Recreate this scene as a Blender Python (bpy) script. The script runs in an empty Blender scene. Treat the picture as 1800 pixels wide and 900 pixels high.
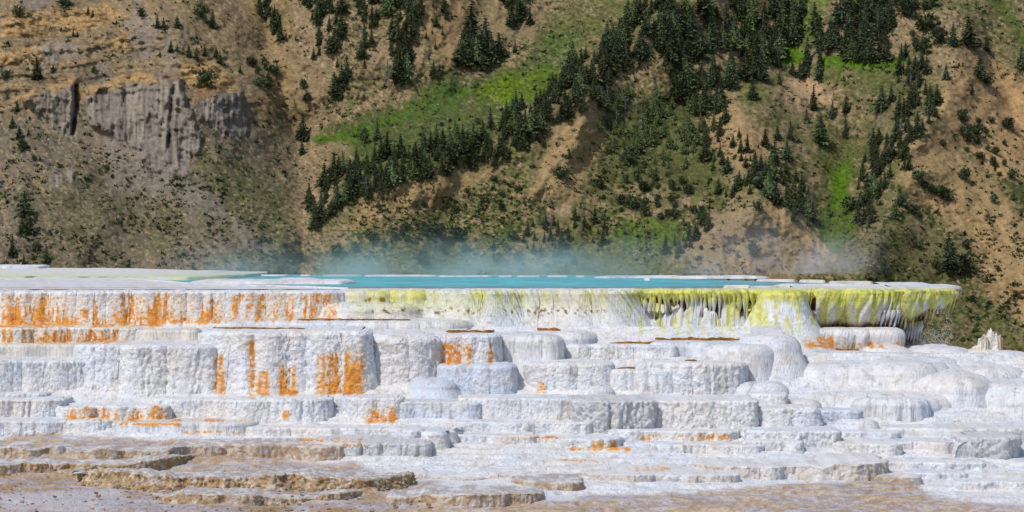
import bpy, math, random
import numpy as np
from math import radians as R
random.seed(7)
rng = np.random.default_rng(11)

# ------------------------------------------------------------------ camera, light, exposure
F = 6404.0          # focal length in photo pixels (1800 wide)
HY = 402.0          # row of the horizon
CZ = 1.69           # camera height above the pool
scene = bpy.context.scene
C = scene.collection
cd = bpy.data.cameras.new('camera'); cam = bpy.data.objects.new('camera', cd); C.objects.link(cam)
cam.location = (0, 0, CZ); cam.rotation_euler = (R(90), 0, 0)
cd.sensor_width = 36; cd.lens = F/1800*36; cd.shift_y = -(450-HY)/1800
cd.clip_start = 0.5; cd.clip_end = 6000
cd.dof.use_dof = True; cd.dof.focus_distance = 97; cd.dof.aperture_fstop = 14
scene.camera = cam
SUN_EL, SUN_AZ = 53, -46      # azimuth measured from the camera's back towards its left (negative = left)
w = bpy.data.worlds.new('World'); scene.world = w; w.use_nodes = True
nt = w.node_tree; bg = nt.nodes['Background']
sky = nt.nodes.new('ShaderNodeTexSky'); sky.sky_type = 'NISHITA'; sky.sun_disc = False
sky.sun_elevation = R(SUN_EL)
sdir = np.array([math.sin(R(SUN_AZ))*math.cos(R(SUN_EL)), -math.cos(R(SUN_AZ))*math.cos(R(SUN_EL)), math.sin(R(SUN_EL))])
sky.sun_rotation = math.atan2(sdir[0], sdir[1])
nt.links.new(sky.outputs[0], bg.inputs[0]); bg.inputs[1].default_value = 0.13
sl = bpy.data.lights.new('sun', 'SUN'); sl.energy = 3.2; sl.angle = R(0.53); sl.color = (1, .955, .89)
so = bpy.data.objects.new('sun', sl); C.objects.link(so)
from mathutils import Vector, Matrix
so.rotation_euler = Vector(sdir).to_track_quat('Z', 'Y').to_euler()
scene.view_settings.view_transform = 'Standard'; scene.view_settings.look = 'None'
scene.view_settings.exposure = 0.0; scene.view_settings.gamma = 1
scene.cycles.volume_step_rate = 1.0; scene.cycles.volume_max_steps = 128
scene.cycles.max_bounces = 6; scene.cycles.transparent_max_bounces = 8

def P(px, py, D):
    return np.stack([(px-900)/F*D, D+0*px, CZ-(py-HY)/F*D], -1)
def pix(v):
    return 900+v[..., 0]/v[..., 1]*F, HY+(CZ-v[..., 2])/v[..., 1]*F
def zat(py, D): return CZ-(py-HY)/F*D

# ------------------------------------------------------------------ noise
def _h(ix, iy, iz, s=0):
    n = (ix.astype(np.int64)*374761393 + iy.astype(np.int64)*668265263 + iz.astype(np.int64)*2147483647 + s*1274126177) & 0xffffffff
    n = ((n ^ (n >> 13))*1274126177) & 0xffffffff
    n = ((n ^ (n >> 16))*2246822519) & 0xffffffff
    return ((n ^ (n >> 15)) & 0xffffff)/float(0xffffff)
def vn(x, y, z=None, s=0):
    x = np.asarray(x, float); y = np.asarray(y, float)+0*x
    ix = np.floor(x); iy = np.floor(y); fx = x-ix; fy = y-iy
    fx = fx*fx*(3-2*fx); fy = fy*fy*(3-2*fy)
    if z is None:
        z0 = np.zeros_like(ix)
        a = _h(ix, iy, z0, s); b = _h(ix+1, iy, z0, s); c = _h(ix, iy+1, z0, s); d = _h(ix+1, iy+1, z0, s)
        return (a*(1-fx)+b*fx)*(1-fy)+(c*(1-fx)+d*fx)*fy
    z = np.asarray(z, float)+0*x; iz = np.floor(z); fz = z-iz; fz = fz*fz*(3-2*fz)
    r = 0
    for k in (0, 1):
        a = _h(ix, iy, iz+k, s); b = _h(ix+1, iy, iz+k, s); c = _h(ix, iy+1, iz+k, s); d = _h(ix+1, iy+1, iz+k, s)
        r = r+((a*(1-fx)+b*fx)*(1-fy)+(c*(1-fx)+d*fx)*fy)*(fz if k else 1-fz)
    return r
def fbm(x, y, z=None, o=4, s=0, g=.5):
    t = 0; a = 1; n = 0
    for k in range(o):
        t = t+a*vn(x*2**k, y*2**k, None if z is None else z*2**k, s+k*17); n += a; a *= g
    return t/n
def worley(x, y, z, s=0):
    ix = np.floor(x); iy = np.floor(y); iz = np.floor(z)
    best = np.full(x.shape, 9.)
    for i in (-1, 0, 1):
        for j in (-1, 0, 1):
            for k in (-1, 0, 1):
                a, b, c = ix+i, iy+j, iz+k
                d = (a+_h(a, b, c, s)-x)**2+(b+_h(a, b, c, s+1)-y)**2+(c+_h(a, b, c, s+2)-z)**2
                best = np.minimum(best, d)
    return np.sqrt(best)
def ss(a, b, x):
    t = np.clip((x-a)/(b-a), 0, 1); return t*t*(3-2*t)
def lin(c):
    c = np.array(c, float)/255; return np.where(c <= .04045, c/12.92, ((c+.055)/1.055)**2.4)
def polysd(x, y, poly):      # signed distance, positive inside
    p = np.array(poly, float); d = np.full(x.shape, 1e9); ins = np.zeros(x.shape, bool)
    for i in range(len(p)):
        a = p[i]; b = p[(i+1) % len(p)]; e = b-a
        t = np.clip(((x-a[0])*e[0]+(y-a[1])*e[1])/(e@e+1e-9), 0, 1)
        d = np.minimum(d, (x-a[0]-t*e[0])**2+(y-a[1]-t*e[1])**2)
        if a[1] != b[1]:
            c = ((a[1] > y) != (b[1] > y)) & (x < (b[0]-a[0])*(y-a[1])/(b[1]-a[1])+a[0]); ins ^= c
    d = np.sqrt(d); return np.where(ins, d, -d)
def lined(x, y, pts):        # distance to an open line, and the parameter along it
    p = np.array(pts, float); d = np.full(x.shape, 1e9); tt = np.zeros(x.shape)
    for i in range(len(p)-1):
        a = p[i]; b = p[i+1]; e = b-a
        t = np.clip(((x-a[0])*e[0]+(y-a[1])*e[1])/(e@e+1e-9), 0, 1)
        q = (x-a[0]-t*e[0])**2+(y-a[1]-t*e[1])**2
        m = q < d; d = np.where(m, q, d); tt = np.where(m, (i+t)/(len(p)-1), tt)
    return np.sqrt(d), tt
def mix(a, b, t):
    t = np.asarray(t)[..., None]; return a*(1-t)+b*t

# ------------------------------------------------------------------ meshes
def mesh(name, v, f, mat=None, col=None, parent=None, smooth=True):
    v = np.asarray(v, np.float32).reshape(-1, 3); f = np.asarray(f, np.int32)
    me = bpy.data.meshes.new(name); k = f.shape[1]
    me.vertices.add(len(v)); me.vertices.foreach_set('co', v.ravel())
    me.loops.add(f.size); me.loops.foreach_set('vertex_index', f.ravel())
    me.polygons.add(len(f)); me.polygons.foreach_set('loop_start', np.arange(0, f.size, k, dtype=np.int32))
    me.polygons.foreach_set('use_smooth', np.full(len(f), smooth))
    if col is not None:
        a = me.color_attributes.new('Col', 'FLOAT_COLOR', 'POINT')
        c = np.ones((len(v), 4), np.float32); c[:, :3] = col.reshape(-1, 3); a.data.foreach_set('color', c.ravel())
    me.update(calc_edges=True); me.validate()
    if mat: me.materials.append(mat)
    if name is None: return me
    o = bpy.data.objects.new(name, me); C.objects.link(o)
    if parent: o.parent = parent
    return o
def gridf(nr, nc):
    i = np.arange(nr-1)[:, None]*nc+np.arange(nc-1)[None]
    return np.stack([i, i+nc, i+nc+1, i+1], -1).reshape(-1, 4)
def tag(o, label=None, cat=None, group=None, kind=None):
    if label: o['label'] = label
    if cat: o['category'] = cat
    if group: o['group'] = group
    if kind: o['kind'] = kind
    return o
def empty(name, loc):
    o = bpy.data.objects.new(name, None); C.objects.link(o); o.location = loc; return o

# ------------------------------------------------------------------ materials
def new_mat(name):
    m = bpy.data.materials.new(name); m.use_nodes = True
    return m, m.node_tree.nodes, m.node_tree.links, m.node_tree.nodes['Principled BSDF']
def col_mat(name, vary=.25, scales=(8,), bump=((30, .3, .02),), rough=.8, spec=.3, vor=None, stretch=None):
    m, n, l, b = new_mat(name)
    at = n.new('ShaderNodeAttribute'); at.attribute_name = 'Col'
    tc = n.new('ShaderNodeTexCoord'); cur = at.outputs['Color']
    for sc in scales:
        no = n.new('ShaderNodeTexNoise'); no.inputs['Scale'].default_value = sc; no.inputs['Detail'].default_value = 6
        l.new(tc.outputs['Object'], no.inputs['Vector'])
        mr = n.new('ShaderNodeMapRange'); mr.inputs[1].default_value = .3; mr.inputs[2].default_value = .7
        mr.inputs[3].default_value = 1-vary; mr.inputs[4].default_value = 1+vary*.7
        l.new(no.outputs['Fac'], mr.inputs[0])
        vm = n.new('ShaderNodeVectorMath'); vm.operation = 'SCALE'
        l.new(cur, vm.inputs[0]); l.new(mr.outputs[0], vm.inputs['Scale']); cur = vm.outputs[0]
    l.new(cur, b.inputs['Base Color']); prev = None
    for sc, st, di in bump:
        no = n.new('ShaderNodeTexNoise'); no.inputs['Scale'].default_value = sc; no.inputs['Detail'].default_value = 8
        no.inputs['Roughness'].default_value = .62
        if stretch and sc == bump[0][0]:
            mp = n.new('ShaderNodeMapping'); mp.inputs['Scale'].default_value = stretch; l.new(tc.outputs['Object'], mp.inputs[0]); l.new(mp.outputs[0], no.inputs['Vector'])
        else: l.new(tc.outputs['Object'], no.inputs['Vector'])
        bu = n.new('ShaderNodeBump'); bu.inputs['Strength'].default_value = st; bu.inputs['Distance'].default_value = di
        l.new(no.outputs['Fac'], bu.inputs['Height'])
        if prev: l.new(prev, bu.inputs['Normal'])
        prev = bu.outputs[0]
    if vor:
        sc, st, di = vor
        no = n.new('ShaderNodeTexVoronoi'); no.feature = 'SMOOTH_F1'; no.inputs['Scale'].default_value = sc
        l.new(tc.outputs['Object'], no.inputs['Vector'])
        bu = n.new('ShaderNodeBump'); bu.invert = True; bu.inputs['Strength'].default_value = st; bu.inputs['Distance'].default_value = di
        l.new(no.outputs['Distance'], bu.inputs['Height']); l.new(prev, bu.inputs['Normal']); prev = bu.outputs[0]
    l.new(prev, b.inputs['Normal'])
    b.inputs['Roughness'].default_value = rough; b.inputs['Specular IOR Level'].default_value = spec
    return m
M = {}
M['hill'] = col_mat('hillside_soil', .22, (.35, 1.6), ((.5, .6, .8), (2.5, .5, .3)), .95, .1)
M['trav'] = col_mat('travertine', .09, (3, 22), ((9, .8, .06), (32, .9, .02)), .7, .25, (17, .6, .035), (1.5, 1.5, .45))
M['travs'] = col_mat('smooth_travertine', .07, (3, 14), ((12, .9, .075), (30, .3, .010)), .6, .3, None, (1.6, 1.6, .15))
M['crust'] = col_mat('brown_crust', .3, (4, 25), ((8, .8, .06), (35, .8, .025)), .85, .2, (11, .6, .06))
def flat_mat(name, c, c2=None, sc=3, rough=.8, spec=.2):
    m, n, l, b = new_mat(name)
    if c2:
        tc = n.new('ShaderNodeTexCoord'); no = n.new('ShaderNodeTexNoise'); no.inputs['Scale'].default_value = sc
        no.inputs['Detail'].default_value = 5; l.new(tc.outputs['Object'], no.inputs['Vector'])
        cr = n.new('ShaderNodeValToRGB'); cr.color_ramp.elements[0].position = .35; cr.color_ramp.elements[1].position = .65
        cr.color_ramp.elements[0].color = (*c, 1); cr.color_ramp.elements[1].color = (*c2, 1)
        l.new(no.outputs['Fac'], cr.inputs[0]); l.new(cr.outputs[0], b.inputs['Base Color'])
    else: b.inputs['Base Color'].default_value = (*c, 1)
    b.inputs['Roughness'].default_value = rough; b.inputs['Specular IOR Level'].default_value = spec
    return m
def needle(name, c, c2):
    m = flat_mat(name, c, c2, 1.6, .85, .1); n, l = m.node_tree.nodes, m.node_tree.links; b = n['Principled BSDF']
    cr = [q for q in n if q.type == 'VALTORGB'][0]; oi = n.new('ShaderNodeObjectInfo'); hs = n.new('ShaderNodeHueSaturation')
    for sck, a, d in (('Value', .75, 1.55), ('Hue', .47, .515), ('Saturation', 1.0, .8)):
        mr = n.new('ShaderNodeMapRange'); mr.inputs[3].default_value = a; mr.inputs[4].default_value = d
        l.new(oi.outputs['Random'], mr.inputs[0]); l.new(mr.outputs[0], hs.inputs[sck])
    l.new(cr.outputs[0], hs.inputs['Color']); l.new(hs.outputs[0], b.inputs['Base Color']); return m
M['needle_a'] = needle('fir_needles', (.030, .046, .022), (.075, .095, .035))
M['needle_b'] = needle('pine_needles', (.05, .08, .028), (.12, .16, .05))
M['bark'] = flat_mat('bark', (.10, .075, .055), (.16, .12, .09), 6)
M['dead'] = flat_mat('dead_wood', (.17, .15, .16), (.26, .23, .24), 5)
M['shrub'] = flat_mat('sagebrush_leaves', (.035, .055, .022), (.08, .09, .035), .2)
M['stone'] = flat_mat('scree_stone', (.30, .24, .17), (.42, .36, .29), .3)
M['algae'] = col_mat('algae_mat', .4, (6, 30), ((20, .8, .03),), .8, .2)

# ------------------------------------------------------------------ the mountain side
CLIFFS = [[(140,182),(170,150),(235,140),(318,138),(332,190),(352,262),(322,305),(270,312),(235,262),(170,222)],
          [(45,176),(130,146),(136,200),(122,240),(95,222),(80,200)],
          [(338,172),(425,160),(436,215),(432,236),(405,242),(372,214),(350,210)],
          [(92,305),(128,300),(130,318),(95,320)],
          [(62,85),(88,78),(95,118),(66,112)]]
BANDS = [[(0,38),(90,16),(190,10),(222,28),(150,54),(60,66),(0,62)],
         [(196,62),(240,52),(288,50),(288,84),(200,92)],
         [(150,168),(145,155),(240,130),(320,126),(322,142),(235,146)],
         [(0,180),(130,140),(130,150),(10,184)], [(315,110),(385,108),(420,160),(350,172)],
         [(0,92),(70,84),(90,112),(0,112)]]
ROCKY = [(-40,20),(230,0),(330,60),(450,150),(455,180),(330,175),(200,165),(-40,205)]
def hillD(x, y, fine=True):
    D = 1400+.36*(520-y)
    def tent(pts, wd, amp, p=1.4):
        d, t = lined(x, y, pts); return 1.35*amp*np.exp(-(d/wd)**p)
    D = D-tent([(530,405),(640,318),(760,282),(900,232),(1000,170),(1090,85),(1230,0),(1330,-100)], 75, 26)
    D = D+tent([(440,-100),(470,80),(515,220),(532,340),(530,560)], 75, 26)
    D = D+tent([(545,250),(700,215),(840,150),(930,60),(1000,-60)], 95, 22)
    D = D-tent([(335,-80),(300,60),(320,150)], 130, 14)
    D = D-tent([(780,-80),(740,40),(760,120)], 60, 9)
    D = D-tent([(940,340),(1010,250),(1040,160)], 50, 9)
    D = D+tent([(830,300),(790,380),(800,460)], 45, 7)
    D = D-tent([(1330,362),(1250,410),(1160,480)], 80, 9)
    D = D-tent([(1330,362),(1400,400),(1480,500)], 80, 9)
    D = D+tent([(1380,-50),(1400,120),(1490,250),(1470,350),(1440,480),(1450,560)], 60, 15)
    D = D-tent([(1310,190),(1300,290),(1330,362)], 70, 8)
    D = D-tent([(1690,60),(1655,190),(1600,260),(1580,330),(1520,480),(1500,620)], 75, 24)
    D = D+tent([(1740,60),(1800,240),(1900,380)], 50, 12)
    D = D-tent([(1640,300),(1760,380),(1850,470)], 60, 10)
    D = D-tent([(30,60),(60,200),(40,400)], 90, 8)
    # cliffs: the top edge stands out, the foot runs into the scree
    for poly, yt, yb, a in ((CLIFFS[0],150,315,12),(CLIFFS[1],160,240,9),(CLIFFS[2],170,242,9),(CLIFFS[3],302,320,4),(CLIFFS[4],80,115,4)):
        sd = polysd(x, y, poly)
        m = ss(-9, 7, sd+20*(fbm(x/16, y/22, o=3, s=3)-.5))
        D = D-m*a*np.clip((yb-y)/(yb-yt), 0, 1.1)
        D = D+m*2.4*(np.abs(vn(x/13+.02*y+.8*fbm(x/20, y/20, o=2, s=55), y/60, s=5)*2-1)**.6-.5)*np.clip(a/9, 0, 1.2)
        D = D+m*1.2*(np.abs(vn(x/4, y/22, s=6)*2-1)-.5)+m*3.5*(fbm(x/12, y/9, o=4, s=7)-.5)+0+m*1.8*(np.abs(vn(x/5+.01*y, y/60, s=13)*2-1)**.5-.5)
    rk = ss(-25, 20, polysd(x, y, ROCKY)+50*(fbm(x/50, y/30, o=3, s=14)-.5))
    wy = y+.12*x+14*(fbm(x/60, y/40, o=3, s=15)-.5)
    D = D-rk*1.7*(ss(.3, .7, vn(wy/9, x/140, s=16))-.5)-rk*2.6*(fbm(x/9, wy/5, o=3, s=17)-.5)
    for poly in BANDS:
        m = ss(-5, 8, polysd(x, y, poly)+8*(fbm(x/20, y/12, o=2, s=8)-.5))
        D = D-m*5.0*(fbm(x/14, y/6, o=4, s=9))
    d, t = lined(x, y, [(131,150),(134,185),(128,235)]); D = D+9*np.exp(-(d/3.2)**2)
    d, t = lined(x, y, [(306,150),(300,200),(297,260)]); D = D+5*np.exp(-(d/3.5)**2)
    if fine:
        D = D+24*(fbm(x/120, y/110, o=4, s=20)-.5)
        D = D+6.0*(streak(x, y, 26, 120, 4, 21)-.5)+.8*(streak(x, y, 6, 26, 2, 22)-.5)
        D = D+2.2*(fbm(x/7, y/5, o=3, s=23)-.5)
    # never doubles back above the crests
    return D
def streak(x, y, fu, fv, o, sd):
    # down the fall line: to the right on the left slope and the right spur, near straight down between
    ws = [ss(590, 500, x), ss(500, 590, x)*ss(1130, 980, x), ss(980, 1130, x)*ss(1610, 1530, x), ss(1530, 1610, x)]
    t = 0
    for w_, a, k in zip(ws, (R(36), R(-22), R(8), R(36)), (0, 100, 200, 300)):
        xx = x+14*(fbm(x/50, y/50, o=2, s=600)-.5)*2
        t = t+w_*fbm((xx*math.cos(a)-y*math.sin(a))/fu, (xx*math.sin(a)+y*math.cos(a))/fv, o=o, s=sd+k)
    return t

K = 0.80     # display colour -> albedo
def A(*c): return lin(c)*K
def hill_color(x, y):
    n1 = fbm(x/60, y/45, o=4, s=30); n2 = fbm(x/11, y/9, o=4, s=31); n3 = fbm(x/3.2, y/2.8, o=3, s=32)
    st = streak(x, y, 12, 75, 4, 33); st2 = streak(x, y, 5, 26, 3, 34)
    c = np.ones(x.shape+(3,))*A(156,132,102)
    left = ss(560, 440, x)
    c = mix(c, A(122,110,94), left*ss(120, 220, y+40*(n1-.5)))
    c = mix(c, A(150,129,97), left*ss(230, 80, y))
    c = mix(c, A(162,135,92), ss(60, 10, np.abs(x-470-.1*y))*ss(260, 180, y)*.7)
    c = mix(c, A(132,112,84), ss(1500, 1650, x)*ss(360, 460, y)*.8)
    c = mix(c, A(120,104,92), ss(.55, .68, st)*left*.5)
    c = mix(c, A(176,150,112), ss(.56, .7, st2)*.4)
    c = mix(c, A(188,165,130), ss(.62, .74, n3)*.5)
    # grass
    def grass(poly, col, soft=10, dens=1., noise=22, br=.5):
        nonlocal c
        m = ss(-soft, soft, polysd(x, y, poly)+noise*(n2-.5)*1.6+noise*(n1-.5))
        hole = ss(br-.10, br+.10, .55*n2+.45*n3+.0*st)
        c = mix(c, A(*col)*1., m*dens*(1-.75*hole*(br < .9))); c = c*(1-m*dens*.38*ss(.46, .60, fbm(x/4, y/2.6, o=2, s=49)))[..., None]
    # thin general green cast in the middle and on the right
    mid = ss(540, 640, x)
    c = mix(c, A(104,106,60), mid*ss(.40, .56, n2)*.72*ss(100, 260, y+120*(n1-.5)))
    c = mix(c, A(96,104,58), mid*ss(.46, .56, n1)*ss(.42, .62, n3)*.6)
    grass([(345,262),(430,250),(500,330),(520,455),(470,470),(400,400),(300,330)], (97,103,58), 20, .8, 30, .46)
    grass([(425,170),(520,190),(525,300),(470,260)], (112,110,66), 18, .55, 30, .45)
    grass([(300,300),(340,300),(350,330),(320,345),(305,325)], (78,92,40), 5, 1, 9, .6)
    grass([(95,330),(250,340),(380,460),(60,480)], (118,112,78), 40, .5, 30, .44)
    grass([(950,60),(1000,-20),(1240,-20),(1200,30),(1110,70),(1050,120),(975,150)], (112,116,58), 14, .8, 24, .5)
    grass([(545,255),(556,222),(690,186),(735,160),(800,124),(850,128),(905,112),(960,60),(1040,40),(1010,100),(975,140),(940,175),(900,215),(850,245),(740,285),(640,285),(605,250)], (84,106,50), 9, .95, 22, .56)
    grass([(545,240),(600,232),(700,195),(720,200),(640,245),(560,252)], (84,118,22), 6, .9, 12, .7)
    grass([(835,150),(870,135),(965,118),(985,128),(945,165),(880,185),(835,180)], (105,134,14), 8, .95, 16, .66)
    grass([(700,190),(780,150),(835,160),(800,195),(720,215)], (84,112,44), 8, .8, 12, .8)
    grass([(800,250),(862,230),(850,262),(812,266)], (76,112,30), 5, .9, 10, .7)
    grass([(640,290),(700,280),(790,282),(700,300),(650,305)], (78,112,28), 5, .9, 9, .7)
    grass([(1380,-20),(1470,-20),(1440,60),(1400,100),(1375,80)], (106,132,50), 8, .9, 16, .6)
    grass([(1352,92),(1400,85),(1420,100),(1395,120),(1355,104)], (92,136,16), 4, 1, 8, .8)
    grass([(1440,100),(1530,98),(1600,100),(1580,122),(1500,126),(1442,118)], (88,126,22), 5, .95, 10, .7)
    grass([(1300,130),(1470,120),(1600,125),(1600,170),(1480,150),(1400,130),(1330,186),(1298,178)], (108,116,60), 8, .85, 16, .6)
    grass([(1440,240),(1560,240),(1510,300),(1505,350),(1500,400),(1485,450),(1440,440),(1430,330)], (92,104,44), 16, .8, 22, .5)
    grass([(1455,290),(1500,275),(1498,350),(1500,400),(1480,445),(1450,440),(1440,390),(1460,350)], (88,124,24), 9, .95, 16, .68)
    grass([(870,405),(920,400),(900,425),(875,422)], (84,120,30), 7, .9, 9, .8)
    grass([(1075,398),(1110,388),(1200,392),(1210,420),(1140,440),(1070,430)], (94,126,48), 9, .95, 12, .75)
    grass([(1000,410),(1230,420),(1200,490),(960,490)], (100,112,62), 14, .7, 20, .55)
    grass([(640,430),(760,400),(900,420),(900,490),(560,500),(540,450)], (98,106,66), 20, .7, 30, .5)
    grass([(1735,-10),(1755,-10),(1830,90),(1830,130),(1800,85)], (84,110,34), 6, .9, 9, .8)
    grass([(1640,-20),(1900,-20),(1900,200),(1790,120),(1720,60)], (112,112,70), 15, .6, 24, .5)
    grass([(1060,180),(1270,180),(1270,340),(1060,330)], (86,100,48), 25, .8, 30, .56)
    grass([(1560,380),(1680,420),(1720,560),(1500,560),(1490,440)], (104,98,66), 25, .45, 30, .48)
    grass([(1720,240),(1830,260),(1830,400),(1770,330)], (84,92,50), 12, .7, 20, .5)
    # small tufts of grass and herbs everywhere, denser in patches
    tf = fbm(x/4.5, y/2.6, o=2, s=47); dn = fbm(x/70, y/50, o=3, s=48)
    c = mix(c, A(84,88,48), ss(.60-.16*dn, .68-.16*dn, tf)*ss(.30, .55, dn)*(.35+.5*mid+.35*ss(250, 330, y)))
    # bare tan faces
    def bare(poly, col, soft=10, dens=.9):
        nonlocal c
        m = ss(-soft, soft, polysd(x, y, poly)+26*(n2-.5)+10*(n3-.5))
        c = mix(c, mix(A(*col)*np.ones(x.shape+(3,)), A(*col)*1.22, ss(.5, .7, st2)), m*dens)
    bare([(1680,105),(1740,100),(1800,150),(1830,330),(1730,300),(1680,240),(1640,200)], (180,148,106))
    bare([(1600,245),(1660,235),(1760,330),(1830,420),(1830,600),(1740,520),(1700,420),(1580,320)], (168,140,100))
    bare([(1235,385),(1330,352),(1430,410),(1450,470),(1380,500),(1240,480),(1180,460)], (152,132,102), 12)
    bare([(1330,358),(1370,362),(1470,455),(1440,450)], (176,146,104), 6)
    bare([(930,345),(985,215),(1050,180),(1060,250),(1010,330),(1040,350)], (170,142,102), 10, .8)
    bare([(640,330),(780,298),(870,300),(780,360),(620,400)], (168,140,100), 12, .7)
    bare([(1220,170),(1280,172),(1340,230),(1380,260),(1300,300),(1230,240)], (172,142,104), 12, .8)
    bare([(1385,140),(1430,135),(1465,180),(1400,180)], (186,156,120), 7, .9)
    bare([(745,10),(830,0),(810,60),(790,110),(750,70)], (164,134,94), 10, .8)
    # rock
    m = ss(-25, 20, polysd(x, y, ROCKY)+50*(fbm(x/50, y/30, o=3, s=14)-.5))
    wy = y+.12*x+14*(fbm(x/60, y/40, o=3, s=15)-.5); lay = vn(wy/9, x/140, s=16)
    c = mix(c, mix(np.ones(x.shape+(3,))*A(148,130,106), A(176,146,104), ss(.4, .7, lay)), m*.55*ss(.35, .55, n2))
    c = mix(c, A(96,84,66), m*ss(.60, .68, fbm(x/12, wy/2.5, o=3, s=18))*.7)
    for i, poly in enumerate(CLIFFS):
        m = ss(-6, 5, polysd(x, y, poly)+20*(fbm(x/16, y/22, o=3, s=3)-.5)+12*(n3-.5))
        rc = mix(np.ones(x.shape+(3,))*A(140,130,118), A(160,148,132), ss(.4, .7, vn(x/7, y/60, s=40)))
        rc = mix(rc, A(100,90,84), ss(.6, .8, vn(x/3, y/45, s=41))*.7)
        c = mix(c, rc, m)
    m = ss(-14, 14, polysd(x, y, [(150,215),(240,250),(330,300),(380,345),(500,470),(420,420),(300,340),(215,330),(160,250)])+40*(st-.5))
    c = mix(c, A(142,130,118), m*.7)
    for poly in BANDS:
        m = ss(-5, 5, polysd(x, y, poly)+22*(n2-.5))
        rc = mix(np.ones(x.shape+(3,))*A(178,136,78), A(192,160,112), ss(.4, .6, n3)); rc = mix(rc, A(150,112,76), ss(.55, .65, n1))
        rc = mix(rc, A(104,88,66), ss(.60, .68, fbm(x/12, y/3, o=3, s=44)))
        c = mix(c, rc, m*.85)
    m = ss(.5, .6, n1)*ss(200, 100, y)*ss(360, 250, x)
    c = mix(c, A(150,140,130), m*.6)
    return c*(.78+.44*n3)[..., None]

def build_hill():
    xs = np.concatenate([np.arange(-1800, -420, 12), np.arange(-420, 2221, 2.4), np.arange(2232, 3600, 12)]); ys = np.concatenate([np.arange(-330, -12, 9), np.arange(-12, 640, 2.2), np.arange(640, 980, 9)])
    X, Y = np.meshgrid(xs, ys); D = hillD(X, Y)
    D = D-ss(620, 980, Y)*140
    v = P(X, Y, D); col = hill_color(X, Y); f = gridf(*X.shape)
    cl = np.zeros(X.shape, bool)
    for p in CLIFFS: cl |= polysd(X, Y, p) > 0
    fm = cl.ravel()[f].sum(1) >= 3
    tag(mesh('hillside', v, f[~fm], M['hill'], col), kind='structure')
    fc = f[fm]; u, inv = np.unique(fc, return_inverse=True)
    tag(mesh('cliff', v.reshape(-1, 3)[u], inv.reshape(-1, 4), M['hill'], col.reshape(-1, 3)[u]), kind='structure')
build_hill()
vf = flat_mat('valley_soil', (.12, .11, .06), (.2, .17, .1), .02, .95)
o = mesh('valley_floor', [(-4000, -1500, -84), (4000, -1500, -84), (4000, 1330, -84), (-4000, 1330, -84)], [(0, 1, 2, 3)], vf)
tag(o, kind='structure')

# ------------------------------------------------------------------ vegetation on the mountain side
def clump_mesh(pts, dirs, size, up=.35, quad=True):
    n = len(pts); d = dirs/np.linalg.norm(dirs, axis=1)[:, None]
    r = rng.normal(size=(n, 3)); s = np.cross(d, r); s /= np.linalg.norm(s, axis=1)[:, None]
    size = np.asarray(size)[:, None]
    a = pts-s*size*.42; b = pts+s*size*.42; c = pts+d*size*1.1+s*size*.1; e = pts-d*size*.35
    v = np.stack([e, b, c, a], 1).reshape(-1, 3)
    return v, np.arange(4*n).reshape(-1, 4)
def conifer_crown(seed, wd=.2, n=420, ragged=.25):
    g = np.random.default_rng(seed)
    t = g.random(n)**1.35; lay = np.floor(t*13)/13; t = .75*lay+.25*t
    z = .10+.90*t
    ang = g.random(n)*2*np.pi
    rad = wd*(1-t)**.85*(1+ragged*np.sin(ang*3+lay*31)+.25*g.normal(size=n))
    k = g.random(n)**.5
    p = np.stack([np.cos(ang)*rad*k, np.sin(ang)*rad*k, z-.06*rad/wd*k], 1)
    d = np.stack([np.cos(ang), np.sin(ang), -.35+.3*g.normal(size=n)+.6*(t > .9)], 1)
    sz = (.075*(1-t)+.028)*(.7+.6*g.random(n))
    v, f = clump_mesh(p, d, sz)
    # thin inner body so that the crown is not see-through
    m = 9; zz = np.linspace(.12, 1, 10); cv = []
    for i, q in enumerate(zz):
        for j in range(m):
            r = wd*.50*(1-(q-.12)/.88)**.9*(.8+.4*g.random()); cv.append((math.cos(j*2*math.pi/m)*r, math.sin(j*2*math.pi/m)*r, q))
    cf = [(i*m+j, i*m+(j+1) % m, (i+1)*m+(j+1) % m, (i+1)*m+j) for i in range(9) for j in range(m)]
    return np.concatenate([v, np.array(cv)]), np.concatenate([f, np.array(cf)+len(v)])
def round_crown(seed, wd=.42, n=380):
    g = np.random.default_rng(seed)
    d = g.normal(size=(n, 3)); d /= np.linalg.norm(d, axis=1)[:, None]
    lob = 1+.22*np.sin(d[:, 0]*5+seed)+.2*np.sin(d[:, 1]*6+d[:, 2]*4)
    k = g.random(n)**.35
    p = d*np.array([wd, wd, .43])*(lob*k)[:, None]+np.array([0, 0, .54])
    v, f = clump_mesh(p, d+np.array([0, 0, .3]), .10*(.6+.7*g.random(n)))
    m = 8; cv = []
    for i in range(7):
        th = math.pi*i/6
        for j in range(m): cv.append((math.sin(th)*wd*.55*math.cos(j*2*math.pi/m), math.sin(th)*wd*.55*math.sin(j*2*math.pi/m), .54-math.cos(th)*.26))
    cf = [(i*m+j, i*m+(j+1) % m, (i+1)*m+(j+1) % m, (i+1)*m+j) for i in range(6) for j in range(m)]
    return np.concatenate([v, np.array(cv)]), np.concatenate([f, np.array(cf)+len(v)])
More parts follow.
